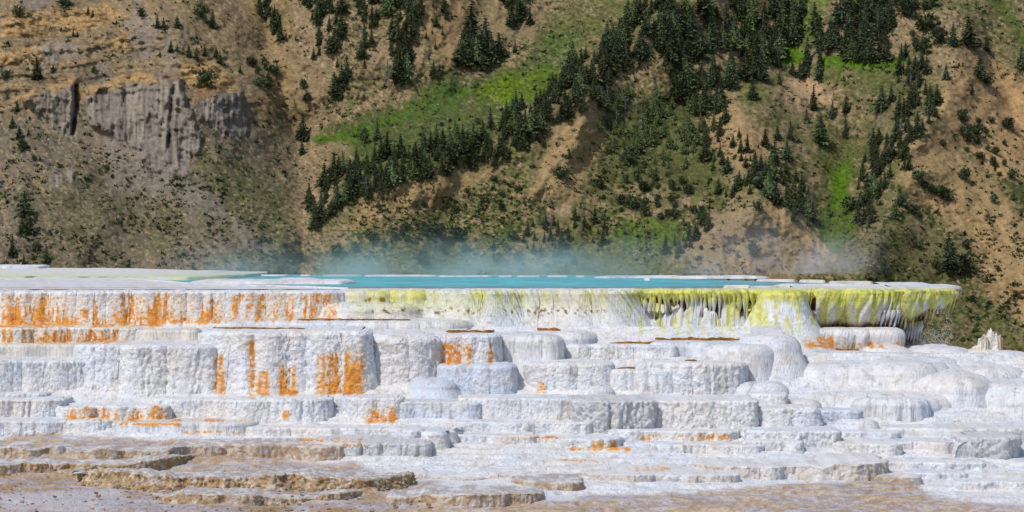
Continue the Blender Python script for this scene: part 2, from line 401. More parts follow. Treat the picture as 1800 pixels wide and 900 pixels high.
def tube(pts, rad, m=6):
    pts = np.array(pts, float); v = []
    for i, p in enumerate(pts):
        d = pts[min(i+1, len(pts)-1)]-pts[max(i-1, 0)]; d /= np.linalg.norm(d)+1e-9
        a = np.cross(d, (0.31, .95, .1)); a /= np.linalg.norm(a); b = np.cross(d, a)
        for j in range(m): v.append(p+(a*math.cos(j*2*math.pi/m)+b*math.sin(j*2*math.pi/m))*rad[i])
    f = [(i*m+j, i*m+(j+1) % m, (i+1)*m+(j+1) % m, (i+1)*m+j) for i in range(len(pts)-1) for j in range(m)]
    return np.array(v), np.array(f)
def joinvf(L):
    vs, fs, n = [], [], 0
    for v, f in L: vs.append(v); fs.append(f+n); n += len(v)
    return np.concatenate(vs), np.concatenate(fs)
TRUNK = tube([(0, 0, -.05), (.004, 0, .1), (0, .003, .5), (0, 0, .93)], [.022, .017, .011, .003])
def dead_tree(seed):
    g = np.random.default_rng(seed); L = []
    L.append(tube([(0, 0, 0), (.01, 0, .3), (-.01, .01, .6), (0, 0, 1)], [.022, .018, .012, .003]))
    br = []
    for i in range(70):
        t = .12+.85*g.random(); a = g.random()*6.28; r = .17*(1-t)**.6*(.5+.7*g.random())+.02
        br.append(tube([(0, 0, t), (math.cos(a)*r*.6, math.sin(a)*r*.6, t+.02), (math.cos(a)*r, math.sin(a)*r, t+.06*g.normal()+.03)], [.006, .004, .002], 3))
    return joinvf(L), joinvf(br)
def mesh_only(name, vf_, mat):
    o = mesh(name, vf_[0], vf_[1], mat); me = o.data; bpy.data.objects.remove(o); return me
CROWNS = {'fir': [conifer_crown(s, wd, 420, rg) for s, wd, rg in ((1, .19, .25), (2, .16, .35), (3, .22, .2), (4, .14, .3), (5, .20, .4))],
          'pine': [conifer_crown(s, wd, 420, rg) for s, wd, rg in ((6, .24, .35), (7, .20, .3), (8, .27, .3))],
          'juniper': [round_crown(s, wd) for s, wd in ((11, .40), (12, .34), (13, .48))]}
CM = {k: [mesh_only('crown', c, M['needle_b' if k == 'pine' else 'needle_a']) for c in L] for k, L in CROWNS.items()}
TM = mesh_only('trunk', TRUNK, M['bark'])
DT = [dead_tree(s) for s in (21, 22, 23)]
DM = [(mesh_only('trunk', a, M['dead']), mesh_only('branches', b, M['dead'])) for a, b in DT]

TREES = []      # (x, ybase, h, kind, label, group)
def addt(pts, kind, label, group, single=False):
    for p in pts: TREES.append((p[0], p[1], p[2], kind, label, group, single))
def inpoly(poly, n, hr, kind, label, group, mind=5, keep=None):
    if n > 30: keep = .26
    p = np.array(poly, float); x0, y0 = p.min(0); x1, y1 = p.max(0); got = []; tries = 0
    while len(got) < n and tries < 6000:
        tries += 1
        x = random.uniform(x0, x1); y = random.uniform(y0, y1)
        if polysd(np.array([x]), np.array([y]), poly)[0] < 0: continue
        if keep is not None and vn(np.array([x/15.]), np.array([y/18.]), s=77)[0] < keep: continue
        if any(abs(x-a)/1. < mind and abs(y-b) < mind*1.1 for a, b, _ in got): continue
        got.append((x, y, hr[0]*.62+(hr[1]*1.05-hr[0]*.62)*random.random()**1.25))
    addt(got, kind, label, group)

G = 'conifers on the mountain side'
def T(x, yb, h, kind, label): addt([(x, yb, h)], kind, label, None, True)
# --- left slope, tree by tree
T(12, 142, 20, 'juniper', 'dark bushy tree at the left edge, on bare soil above the grey cliff')
T(66, 140, 42, 'fir', 'tall dark fir beside the small rust coloured rock outcrop, upper left')
T(92, 128, 16, 'fir', 'small fir just right of the rust coloured rock outcrop, upper left')
T(32, 31, 22, 'juniper', 'bushy tree standing on the orange rock band, top left corner')
T(112, 15, 24, 'juniper', 'wide round bushy tree above the upper orange rock band')
T(165, 128, 22, 'fir', 'lone small fir on bare soil between the two orange rock bands')
T(129, 64, 14, 'fir', 'left one of two tiny firs below the upper orange rock band')
T(136, 65, 12, 'fir', 'right one of two tiny firs below the upper orange rock band')
T(155, 24, 16, 'fir', 'small fir on top of the upper orange rock band, left of its end')
T(163, 30, 14, 'fir', 'small fir at the right end of the upper orange rock band')
T(248, 30, 17, 'juniper', 'small dark round bush tree on bare soil right of the orange band')
T(277, 50, 26, 'fir', 'dark fir directly above the right tip of the second orange rock band')
T(287, 51, 22, 'fir', 'second fir above the right tip of the second orange rock band')
T(312, 48, 22, 'fir', 'fir a little right of the pair above the second orange rock band')
T(354, 34, 28, 'juniper', 'large bushy tree high on the upper left slope, left of a slimmer one')
T(374, 50, 32, 'fir', 'slim dark tree high on the upper left slope, right of a bushy one')
T(300, 92, 24, 'fir', 'left fir of the pair just right of the second orange rock band')
T(311, 90, 14, 'fir', 'right, shorter fir of the pair right of the second orange rock band')
T(362, 150, 28, 'juniper', 'dark bushy tree above the right hand grey cliff')
T(354, 155, 18, 'juniper', 'smaller bushy tree leaning against the one above the right hand cliff')
T(422, 128, 15, 'fir', 'tiny fir on tan soil right of the grey cliffs')
T(471, 146, 26, 'fir', 'small fir on the tan slope left of the forest strips')
T(447, 118, 16, 'juniper', 'small bush tree on the tan slope between cliffs and forest strips')
T(532, 246, 48, 'fir', 'tall thin dark fir in the gully left of the green meadow')
T(531, 272, 30, 'fir', 'lower fir in the gully left of the green meadow')
T(44, 382, 48, 'fir', 'tallest dark fir of the column at far left above the white terrace')
T(50, 408, 36, 'fir', 'fir just below the tallest one of the far left column')
T(38, 412, 34, 'fir', 'left fir in the lower part of the far left column')
T(22, 452, 42, 'fir', 'leftmost fir standing just above the white terrace')
T(82, 464, 36, 'fir', 'faint fir behind thin steam at lower left, right of the leftmost one')
T(42, 466, 20, 'fir', 'small fir at the terrace edge between two taller ones, far left')
T(64, 442, 20, 'juniper', 'round faint bush tree between the far left firs')
T(188, 300, 12, 'juniper', 'single dark round bush on the grey scree below the cliff')
T(40, 268, 22, 'juniper', 'wide dark bush on bare soil at left, halfway up')
T(30, 196, 22, 'fir', 'upper small fir of the far left string of trees')
T(22, 224, 22, 'fir', 'second small fir of the far left string of trees')
T(34, 244, 24, 'fir', 'third small fir of the far left string of trees')
T(50, 238, 14, 'fir', 'tiny fir right of the far left string of trees')
T(60, 282, 10, 'juniper', 'little round bush under the wide dark bush at left')
for i, (x, y, h) in enumerate([(332,100,24),(345,104,22),(360,98,20),(386,112,24),(380,100,20)]):
    T(x, y, h, 'fir', ['leftmost', 'second', 'middle', 'rightmost', 'fourth'][i]+' dark fir in the row of five above the right hand cliff')
# --- the strips of forest top centre
inpoly([(455,0),(472,0),(500,70),(490,90),(470,60),(452,30)], 12, (24,38), 'fir', 'fir in the leftmost forest strip at the top, left of centre', G, 7)
inpoly([(530,0),(600,-5),(610,90),(618,170),(590,182),(575,110),(545,110),(560,60)], 36, (28,46), 'fir', 'fir in the second forest strip from the left at the top', G, 7)
inpoly([(618,-5),(665,-5),(660,60),(645,125),(625,110),(628,40)], 20, (24,40), 'fir', 'fir in the narrow third forest strip from the left at the top', G, 7)
inpoly([(670,0),(745,-5),(728,60),(722,150),(690,150),(684,90)], 38, (30,48), 'fir', 'fir in the fourth forest strip, ending above the green meadow', G, 7)
inpoly([(430,90),(545,150),(545,250),(500,220),(440,150)], 14, (12,22), 'juniper', 'small dark bush tree scattered on the tan slope left of the meadow', 'bushy trees left of the meadow', 12)
inpoly([(735,-5),(790,10),(785,140),(760,140),(745,60)], 14, (14,30), 'fir', 'small fir scattered on tan soil left of the tall dark clump', G, 10)
inpoly([(812,70),(845,40),(866,110),(868,128),(845,126),(812,118)], 17, (42,66), 'fir', 'tall fir in the tight clump above the green meadow', G, 6)
T(878, 100, 44, 'fir', 'solitary pointed fir just right of the tight dark clump above the meadow')
inpoly([(885,0),(918,-5),(922,50),(902,58),(888,30)], 11, (30,50), 'fir', 'fir in the small high stand right of the tight clump', G, 6)
T(905, 92, 22, 'fir', 'small fir right of and below the solitary pointed fir')
T(931, 43, 28, 'fir', 'small fir at the edge of the upper green slope')
T(663, 247, 40, 'fir', 'lone pointed fir at the lower left corner of the green meadow')
T(640, 254, 26, 'juniper', 'round bush tree left of the lone fir in the green meadow')
T(1022, 200, 26, 'juniper', 'round green tree alone on the tan spur below the forest ridge')
T(985, 316, 24, 'juniper', 'dark cone shaped tree alone on the bare tan slope in the middle')
T(1001, 278, 16, 'fir', 'tiny fir above the lone cone shaped tree on the bare slope')
# --- ridge forest
rg = [(545,372),(600,332),(680,300),(770,285),(850,262),(940,215),(1000,165),(1060,120),(1120,70),(1180,40)]
def band(line, wd, n, hr, kind, label, group, mind):
    L = np.array(line, float); got = []; tries = 0
    while len(got) < n and tries < 9000:
        tries += 1
        t = random.random()*(len(L)-1); i = int(t); q = L[i]*(1-(t-i))+L[i+1]*(t-i)
        x = q[0]+random.uniform(-8, 8); y = q[1]+random.uniform(-wd*.5, wd*.6)
        if vn(np.array([x/13.]), np.array([y/16.]), s=78)[0] < .36: continue
        if any(abs(x-a) < mind and abs(y-b) < mind for a, b, _ in got): continue
        got.append((x, y, hr[0]*.62+(hr[1]*1.05-hr[0]*.62)*random.random()**1.25))
    addt(got, kind, label, group)
band(rg[0:3], 66, 60, (28,44), 'fir', 'fir at the lower left end of the long diagonal forest ridge', G, 6)
band(rg[2:5], 50, 64, (26,42), 'fir', 'fir in the middle of the diagonal forest ridge, under the meadow', G, 6)
band(rg[4:7], 66, 78, (28,44), 'fir', 'fir on the steep part of the diagonal ridge right of the meadow', G, 6)
band(rg[6:10], 80, 80, (30,50), 'fir', 'fir at the top of the diagonal ridge where it joins the forest', G, 6)
inpoly([(560,345),(700,300),(700,330),(600,378),(545,395)], 14, (16,26), 'pine', 'lighter green small conifer below the left end of the ridge', G, 9)
# --- big forest
inpoly([(1180,20),(1300,10),(1350,30),(1350,110),(1280,165),(1220,215),(1180,180),(1160,90)], 105, (32,54), 'fir', 'fir in the big forest, left of the bright green clearing', G, 6)
inpoly([(1340,0),(1365,-5),(1390,80),(1360,86)], 10, (46,70), 'fir', 'tall slender fir in the row beside the grassy clearing at the top', G, 6)
inpoly([(1378,-5),(1420,-5),(1412,50),(1400,88),(1380,84)], 13, (46,66), 'fir', 'very tall dark fir just left of the light green gully at the top', G, 6)
inpoly([(1430,60),(1460,10),(1560,-10),(1580,60),(1570,108),(1510,118),(1440,95)], 66, (34,54), 'fir', 'fir in the dense stand right of the light green gully', G, 6)
inpoly([(1560,-5),(1650,-5),(1660,60),(1640,100),(1600,90)], 20, (18,32), 'juniper', 'round bush tree on the top right slope beside the dense stand', 'bushy trees top right', 9)
inpoly([(1275,85),(1440,105),(1460,150),(1300,150)], 20, (34,50), 'fir', 'fir standing along the lower edge of the green clearing', G, 11)
inpoly([(1060,150),(1190,190),(1280,170),(1270,250),(1200,330),(1110,300),(1050,260)], 74, (22,38), 'pine', 'lighter green conifer on the mixed slope below the big forest', G, 7)
inpoly([(1060,20),(1180,0),(1180,40),(1080,70)], 8, (14,26), 'fir', 'small fir scattered on the green slope left of the big forest top', G, 12)
inpoly([(700,215),(860,200),(840,260),(700,270)], 9, (8,14), 'juniper', 'tiny round bush inside the green meadow', 'bushes in the meadow', 14)
inpoly([(1230,300),(1330,270),(1320,340),(1240,370)], 14, (16,30), 'fir', 'small fir scattered on the slope left of the rounded knoll', G, 10)
inpoly([(1660,150),(1790,220),(1790,330),(1640,260)], 14, (8,15), 'juniper', 'tiny bush dotted over the bare tan slope at right', 'bushes on the bare slope', 16)
inpoly([(1510,420),(1760,440),(1790,560),(1560,500)], 16, (10,18), 'juniper', 'low dark bush on the shrubby slope at lower right', 'bushes lower right', 18)
inpoly([(1060,260),(1200,320),(1250,400),(1120,380),(1040,330)], 22, (14,28), 'juniper', 'round bush tree thinly set on the mixed slope, low centre', 'bushy trees low centre', 11)
inpoly([(1220,150),(1300,200),(1310,300),(1240,300),(1215,230)], 20, (28,44), 'fir', 'fir on the left flank of the tan knoll slope', G, 9)
# --- between the gully and the knoll: one by one
for x, y, h, l in [(1430,194,46,'tall dark fir in the middle of the pinkish bare patch'), (1442,252,50,'tall dark fir below the pinkish bare patch'), (1323,174,36,'dark fir on green grass at the knoll top, left of the clearing'),
    (1549,196,46,'narrow symmetrical fir alone on the grassy slope left of the gully trees'), (1567,178,32,'short fir right of the narrow symmetrical fir'), (1487,198,34,'small fir above the right of the bare patch'),
    (1463,208,32,'round fir right of the tall one in the bare patch'), (1389,245,36,'thin fir on the left side of the bare patch'), (1418,214,26,'small fir under the bare patch'), (1345,256,30,'bushy fir on tan soil, left of the bare patch'),
    (1367,246,28,'leaning bushy fir left of the thin one'), (1314,268,34,'dark fir on the tan knoll slope, lower left'), (1328,300,38,'dark fir on the upper back of the knoll'), (1383,282,38,'broad dark fir above the knoll crest'), (1487,240,36,'small pale fir at the edge of the green gully')]:
    T(x, y, h, 'fir', l)
inpoly([(1310,300),(1345,290),(1350,340),(1320,345),(1290,330)], 9, (22,34), 'fir', 'fir in the loose row just above the rounded knoll', G, 8)
inpoly([(1340,300),(1395,270),(1420,330),(1440,400),(1400,400),(1350,350)], 26, (30,46), 'fir', 'fir in the stand between the knoll and the green gully', G, 7)
T(1332, 372, 20, 'juniper', 'small umbrella shaped tree on the very crest of the rounded knoll')
T(1331, 330, 26, 'juniper', 'wide low tree just above the crest of the rounded knoll')
T(1494, 372, 28, 'juniper', 'dark oval bush tree alone in the bright green gully')
T(1325, 452, 26, 'juniper', 'faint bush tree on the knoll seen through the steam')
T(1233, 440, 10, 'juniper', 'little bush on the left foot of the knoll')
inpoly([(1505,350),(1510,290),(1545,240),(1590,250),(1600,300),(1560,330),(1545,352)], 38, (28,44), 'fir', 'fir in the dense stand right of the bright green gully', G, 6)
inpoly([(1570,120),(1595,90),(1640,130),(1650,200),(1620,250),(1575,250),(1580,180)], 44, (26,42), 'fir', 'slim fir in the tree strip climbing the right hand gully', G, 7)
inpoly([(1500,370),(1545,345),(1530,400),(1505,408)], 8, (28,40), 'fir', 'fir at the lower tip of the stand right of the green gully', G, 7)
T(1574, 384, 36, 'fir', 'dark fir at the foot of the right spur, left of a round bush'); T(1604, 376, 18, 'juniper', 'dark round bush at the foot of the right spur')
T(1582, 360, 30, 'fir', 'fir behind the pair at the foot of the right spur')
for i, (x, y, h) in enumerate([(1615,320,22),(1626,334,18),(1638,340,18),(1652,346,22),(1664,354,24)]):
    T(x, y, h, 'juniper', ['first', 'second', 'third', 'fourth', 'last'][i]+' bush tree from the left in the row of five across the right spur')
for x, y, h, k, l in [(1722,140,46,'fir','tall narrow tree alone on the bare tan slope, upper right'), (1708,166,24,'fir','small tree under the tall narrow one, upper right'), (1737,152,20,'juniper','round bush right of the tall narrow tree, upper right'),
    (1703,82,54,'fir','dark tree on the top right ridge'), (1734,90,28,'fir','short tree right of the dark ridge tree, top right'), (1676,80,42,'fir','left dark tree of the top right ridge pair'), (1664,140,30,'fir','tree at the top end of the bare tan slope'),
    (1696,318,22,'juniper','bush in the middle of the lower tan spur'), (1748,358,18,'juniper','bush right of the middle of the lower tan spur'), (1773,228,22,'juniper','bush tree near the right edge on the tan slope'), (1742,216,12,'juniper','tiny bush on the tan slope left of the right edge'),
    (1796,120,40,'fir','dark tree cut by the right edge of the picture'), (1782,352,24,'fir','tree low at the right edge above the bare spur'), (1688,212,20,'juniper','bush beside the gully strip, right'), (1659,258,10,'juniper','tiny bush on the crest of the right spur')]:
    T(x, y, h, k, l)
inpoly([(1690,215),(1720,212),(1735,255),(1700,258)], 7, (20,32), 'juniper', 'bushy tree in the cluster on the right spur', 'cluster on the right spur', 8)
inpoly([(1725,230),(1760,280),(1790,330),(1740,300)], 6, (14,22), 'juniper', 'small bush below the cluster on the right spur', 'cluster on the right spur', 10)
T(1669, 478, 72, 'fir', 'largest lone fir, low on the right slope above the overhanging ledge'); T(1690, 488, 44, 'juniper', 'bushy tree leaning on the largest lone fir, lower right')
# --- low centre
inpoly([(915,400),(990,380),(1080,390),(1060,450),(990,470),(920,440)], 34, (16,30), 'fir', 'small fir in the loose group low in the centre above the steam', G, 9)
inpoly([(1080,330),(1210,330),(1230,390),(1160,390),(1080,370)], 12, (12,20), 'juniper', 'small bush above the light green patch, low centre', 'bushy trees low centre', 11)
inpoly([(1165,445),(1250,385),(1260,395),(1190,455)], 14, (20,34), 'fir', 'fir in the short diagonal line right of the light green patch', G, 7)
inpoly([(640,395),(900,420),(920,470),(560,465)], 16, (14,26), 'juniper', 'faint bush tree seen through the steam, low centre left', 'bushy trees in the steam', 18)
inpoly([(560,400),(920,290),(930,380),(700,430)], 16, (9,15), 'juniper', 'tiny dark bush sprinkled on the tan slope below the ridge', 'bushes below the ridge', 18)
T(868, 440, 26, 'fir', 'single faint fir in the steam, centre'); T(818, 412, 14, 'fir', 'tiny fir on the slope, centre')
for poly, n, l in [([(1060,180),(1140,170),(1130,250),(1050,270)], 12, 'grey leafless tree on the slope under the big forest'), ([(1265,60),(1300,60),(1300,160),(1270,160)], 5, 'grey leafless tree inside the big forest'),
      ([(920,380),(1000,400),(1000,450),(930,450)], 7, 'grey leafless tree low in the centre above the steam'), ([(1490,190),(1560,190),(1560,250),(1480,250)], 4, 'grey leafless tree on grassy slope left of the gully trees'),
      ([(1580,60),(1620,110),(1640,210),(1560,260)], 9, 'grey leafless tree among the gully strip'), ([(640,300),(690,310),(660,350),(640,355)], 3, 'grey leafless tree under the left end of the ridge'),
      ([(660,120),(690,120),(690,160),(665,160)], 3, 'grey leafless tree at the foot of the forest strips'), ([(1420,350),(1450,350),(1450,420),(1425,420)], 4, 'grey leafless tree at the mouth of the green gully'), ([(1690,20),(1700,40),(1670,60)], 2, 'grey leafless tree on the top right ridge')]:
    inpoly(poly, n, (24,38), 'dead', l, 'grey leafless trees', 6)

kinds = {}
def put(mat, parts, x, y, h, kind, label, group):
    Dp = float(hillD(np.array([x]), np.array([y]))[0]); p = P(np.array(x), np.array(y), Dp); H = h/F*Dp
    nm = {'fir': 'fir_tree', 'pine': 'pine_tree', 'juniper': 'juniper_tree', 'dead': 'dead_tree'}[kind]
    r = empty(nm, p-np.array([0, 0, .15])); s = H*1.03; wf = random.uniform(.8, 1.4)
    r.rotation_euler = (random.uniform(-.04, .04), random.uniform(-.04, .04), random.uniform(0, 6.28))
    for n_, me in parts:
        o = bpy.data.objects.new(n_, me); C.objects.link(o); o.parent = r; o.scale = (s*wf, s*wf, s)
    tag(r, label, {'dead': 'dead tree'}.get(kind, 'tree'), group)
def place_trees():
    ever = sorted([t for t in TREES if t[3] in ('fir', 'pine')], key=lambda t: -(t[2]+(1000 if t[6] else 0)))
    ind = ever[:300]; rest = ever[300:]
    print('trees', len(TREES), 'evergreen', len(ever))
    for x, y, h, k, l, g, sg in ind+[t for t in TREES if t[3] in ('juniper', 'dead')]:
        if k == 'dead': i = random.randrange(3); parts = (('trunk', DM[i][0]), ('branches', DM[i][1]))
        else: parts = (('trunk', TM), ('crown', random.choice(CM['pine' if k == 'fir' and not sg and random.random() < .22 else k])))
        put(None, parts, x, y, h, k, l, g)
    for kk, nm, mt in (('fir', 'small_firs', 'needle_a'), ('pine', 'small_pines', 'needle_b')):
        L = []
        for x, y, h, k, l, g, sg in rest:
            if k != kk: continue
            Dp = float(hillD(np.array([x]), np.array([y]))[0]); p = P(np.array(x), np.array(y), Dp); H = h/F*Dp
            v, f = random.choice(CROWNS[k]); a = random.random()*6.28; w_ = random.uniform(.8, 1.4)*H
            q = np.stack([(v[:, 0]*math.cos(a)-v[:, 1]*math.sin(a))*w_, (v[:, 0]*math.sin(a)+v[:, 1]*math.cos(a))*w_, v[:, 2]*H], 1)+p
            L.append((q, f))
        if L:
            v, f = joinvf(L); o = mesh(nm, v, f, M[mt])
            tag(o, 'many smaller conifers filling the stands on the mountain side' if kk == 'fir' else 'many smaller light green conifers on the mixed slope', 'trees', kind='stuff')
place_trees()
def dots(name, label, cat, n, szr, mat, dens, flat=.7):
    x = rng.uniform(-60, 1860, n*4); y = rng.uniform(-10, 600, n*4)
    k = rng.random(n*4) < dens(x, y); x = x[k][:n]; y = y[k][:n]; m = len(x)
    p = P(x, y, hillD(x, y)); s = rng.uniform(*szr, m)**1.0*(.6+.8*rng.random(m)**2)
    q = 7; L = []
    base = rng.normal(size=(q*m, 3)); base /= np.linalg.norm(base, axis=1)[:, None]; base[:, 2] = np.abs(base[:, 2])*flat
    pts = np.repeat(p, q, 0)+base*np.repeat(s, q)[:, None]*.45
    v, f = clump_mesh(pts, base+np.array([0, -.1, .2]), np.repeat(s, q)*.8)
    o = mesh(name, v, f, mat, smooth=False); tag(o, label, cat, kind='stuff')
def dens_sh(x, y):
    n = fbm(x/38, y/30, o=3, s=90)
    d = ss(.42, .62, n)
    r = ss(1480, 1560, x)*ss(360, 420, y); l = ss(530, 400, x)*ss(220, 300, y)
    c = ss(-20, 20, polysd(x, y, [(640,340),(900,330),(1250,300),(1300,430),(1100,470),(560,450)]))
    cl = np.zeros(x.shape)
    for p_ in CLIFFS: cl = np.maximum(cl, ss(-4, 4, polysd(x, y, p_)))
    return np.clip(d*(.3+.42*r+.4*l+.5*c)+.06, 0, 1)*(1-cl)
dots('sagebrush', 'small dark green shrubs speckling the whole mountain side', 'shrubs', 9500, (.4, 1.4), M['shrub'], dens_sh)
def dens_st(x, y):
    n = fbm(x/30, y/24, o=3, s=95); return np.clip(ss(.5, .66, n)*(.5+.5*ss(540, 300, x)), 0, 1)
dots('scree', 'loose pale stones scattered on the mountain side', 'stones', 2600, (.25, .9), M['stone'], dens_st, .5)

# ------------------------------------------------------------------ travertine colours
WHITE = np.array([.73, .735, .75]); CREAM = np.array([.70, .665, .585]); BLUE = np.array([.60, .65, .73])
ORG = np.array([.74, .28, .014]); OCH = lin((150,95,20)); YEL = lin((218,214,84)); TAN = lin((160,134,106)); GREY = lin((172,164,166)); LIL = lin((190,184,198))
STAINS = [  # x0,x1,y0,y1, strength, streak direction ('v' vertical streaks, 'h' level), growing downwards
  (0,90,516,572,.62,'v',1),(90,160,520,572,.55,'v',1),(160,210,524,572,.3,'v',1),(208,285,514,574,.78,'v',1),(285,400,514,570,.42,'v',1),(400,600,516,566,.42,'v',0),
  (-300,0,516,572,.55,'v',1),(0,235,576,604,.38,'v',1),(-200,240,568,577,.5,'h',0),(0,330,504,508,.35,'h',0),
  (376,398,622,694,.66,'v',1),(436,450,598,702,.9,'v',0),(450,474,650,696,.8,'v',1),(490,526,640,696,.8,'v',1),(556,600,620,694,.82,'v',1),(600,642,612,694,.74,'v',1),
  (776,836,604,642,.74,'v',0),(857,869,600,642,.9,'v',0),(112,296,712,738,.42,'v',1),(208,322,743,749,.95,'h',0),(150,440,736,742,.4,'h',0),(320,440,757,764,.5,'h',0),
  (494,516,720,736,.6,'v',1),(634,706,714,744,.42,'v',1),(1040,1090,774,792,.8,'v',0),(1000,1110,785,794,.72,'h',0),(1110,1300,762,776,.28,'v',0),(940,962,670,694,.6,'v',0),
  (200,300,735,742,.4,'h',0),(950,1070,806,812,.3,'h',0),(1110,1180,822,829,.4,'h',0),(520,640,770,786,.35,'h',0),(880,1010,765,772,.4,'h',0),
  (1410,1470,590,613,.55,'v',1),(1470,1592,598,613,.35,'v',1),(1075,1100,735,745,.25,'v',1)]
BROWN = [(-200,757),(95,765),(110,770),(430,778),(560,786),(500,812),(620,814),(640,826),(700,838),(940,880),(1100,868),(1300,860),(1560,838),(1610,855),(1640,872),(1800,892),(2000,900),(2000,1100),(-200,1100)]
WHITEP = [[(220,790),(330,786),(350,800),(180,806)],[(640,824),(760,828),(900,850),(760,848)],[(1060,880),(1180,872),(1180,884)],[(0,805),(330,812),(400,820),(0,812)],[(0,866),(210,858),(230,880),(180,900),(0,900)],[(240,882),(420,868),(640,880),(420,890)]]
def travcol(v, tone='white', up=None):
    x, y = pix(v); X, Y, Z = v[..., 0], v[..., 1], v[..., 2]
    a = fbm(X*1.1, Z*2.2, Y*.8, 4, 50); b = fbm(X*7, Z*7, Y*7, 3, 51); f1 = fbm(X*16, Z*12, Y*9, 3, 52)
    c = np.ones(x.shape+(3,))*{'white': WHITE, 'cream': CREAM, 'blue': BLUE, 'grey': np.array([.57,.57,.59]), 'tan': TAN, 'brown': TAN*.8, 'crust': WHITE}[tone]
    c = mix(c, CREAM, ss(.50, .66, a)*.45*(tone in ('white', 'blue')))
    c = mix(c, BLUE, ss(.5, .36, a)*.5*(tone == 'white'))
    c = mix(c, LIL, ss(.5, .7, b)*.3)
    c = mix(c, lin((192,188,186)), ss(.56, .68, fbm(X*3.2, Z*1.1, Y*1.5, 4, 56))*.35)
    c = mix(c, lin((170,160,146)), ss(.64, .70, fbm(X*9, Z*7, Y*6, 3, 57))*.5)
    c = mix(c, lin((226,200,186)), ss(.50, .66, fbm(X*.8+9, Z*2.5, Y*.8, 3, 54))*.16*(tone != 'blue'))
    # brown crust on the lower left and along the bottom
    sd = polysd(x, y, BROWN)+26*(a-.5)+14*(b-.5)
    m = ss(-5, 6, sd); c = mix(c, lin((186,182,186)), m)
    for q in WHITEP: m = m*(1-.8*ss(-5, 6, polysd(x, y, q)+16*(b-.5)))
    br = mix(np.ones(x.shape+(3,))*lin((172,148,122)), lin((194,176,154)), ss(.4, .6, b)); br = mix(br, lin((156,122,82)), ss(.52, .66, f1)*.5)
    br = mix(br, lin((140,106,62)), ss(828, 850, y)*ss(760, 640, x)*ss(.40, .55, b)*.8)
    if up is not None: br = mix(br, mix(np.ones(x.shape+(3,))*lin((166,154,152)), lin((186,182,192)), ss(.45, .6, b)), up*ss(.36, .52, a+.25*(b-.5))*.85)
    c = mix(c, br, m)
    if tone in ('crust', 'tan', 'brown'):
        u_ = up if up is not None else 0*x
        k_ = {'crust': .45, 'tan': .8, 'brown': 1.}[tone]
        bb = mix(np.ones(x.shape+(3,))*lin((172,146,118)), lin((196,178,158)), ss(.4, .6, b)); bb = mix(bb, lin((138,104,62)), ss(.5, .62, f1)*(.7 if tone == 'brown' else .3))
        bb = mix(bb, lin((190,150,70)), ss(.58, .66, f1)*.5)
        lt = mix(np.ones(x.shape+(3,))*lin((176,166,164)), WHITE*.9, ss(.45, .6, b))
        c = mix(lt if tone != 'crust' else c, bb, k_*(1-.85*u_)*ss(.30, .5, a+.3*(b-.5)+.12*k_))
    # algae
    for x0, x1, y0, y1, s, d, g in STAINS:
        k = (x > x0-12) & (x < x1+12) & (y > y0-8) & (y < y1+8)
        if not k.any(): continue
        xx, yy, XX, YY, ZZ = x[k], y[k], X[k], Y[k], Z[k]
        e = ss(-5, 6, np.minimum(xx-x0, x1-xx))*ss(-4, 4, np.minimum(yy-y0, y1-yy))
        if d == 'v':
            n = .22*fbm(XX*3.5, ZZ*.9, None, 2, 60)+.43*fbm(XX*12+1.2*vn(XX*3, ZZ*3, s=67), ZZ*1.8, None, 3, 66)+.35*fbm(XX*26, ZZ*17, YY*5, 2, 61)
            gr = np.clip((yy-y0)/(y1-y0), 0, 1)
            th = .64-.22*s-(.14*(gr-.5) if g else 0)+.2*(1-e)
        else:
            n = .5*fbm(XX*2, ZZ*16, YY*.6, 3, 62)+.5*fbm(XX*18, ZZ*18, YY*6, 2, 63); th = .64-.24*s+.2*(1-e)
        mm = np.clip(ss(th-.06, th+.07, n)*e*1.2, 0, 1)
        oc = mix(np.ones(xx.shape+(3,))*ORG, np.array([.60, .19, .012]), ss(.45, .6, fbm(XX*9, ZZ*9, None, 2, 64))); oc = mix(oc, lin((184,124,50)), ss(.5, .7, fbm(XX*30, ZZ*30, None, 2, 65))*.5)
        halo = np.clip(ss(th-.20, th+.02, n)*e, 0, 1)*.6
        ck = mix(c[k], lin((226,200,150)), halo); c[k] = mix(ck, oc, mm*.93)
    # yellow on the main ledge
    fl = fbm(X*7.5+.25*Y, Z*.7, None, 3, 70)
    ky = ss(1090, 1130, x)*ss(1700, 1670, x)*ss(502, 512, y)
    be = 5*ss(1390, 1430, x); band = ss(540+be, 514+be*.7, y+30*(fl-.5))
    stre = ss(.50, .60, fl)*ss(602, 560, y)*ss(1415, 1400, x-0*y)+ss(.50, .55, fbm(X*5.5-.3*Z, Z*.5, None, 2, 71))*ss(582, 562, y)*ss(1380, 1410, x)
    yl = np.clip(band+.85*stre, 0, 1)*ky
    yl2 = ss(600, 640, x)*ss(1130, 1090, x)*ss(506, 514, y)*ss(572, 518, y+50*(fl-.5))*(.35+.6*ss(.46, .58, fl))
    yl2 = yl2*(1-.35*ss(900, 1000, x))
    main = (Y > 99.2-1.6)*ss(620, 612, y)
    yc = mix(np.ones(x.shape+(3,))*YEL, lin((186,186,66)), ss(.45, .6, b)); yc = mix(yc, lin((214,210,140)), ss(.55, .62, f1)*.6)
    c = mix(c, yc, np.clip(yl+yl2, 0, 1)*main*.93)
    # brown specks of the curtain
    sp = ss(.665, .70, fbm(X*13, Z*13, None, 2, 72))*ss(536, 546, y)*ss(560, 548, y)*ss(640, 660, x)*ss(1080, 1040, x)
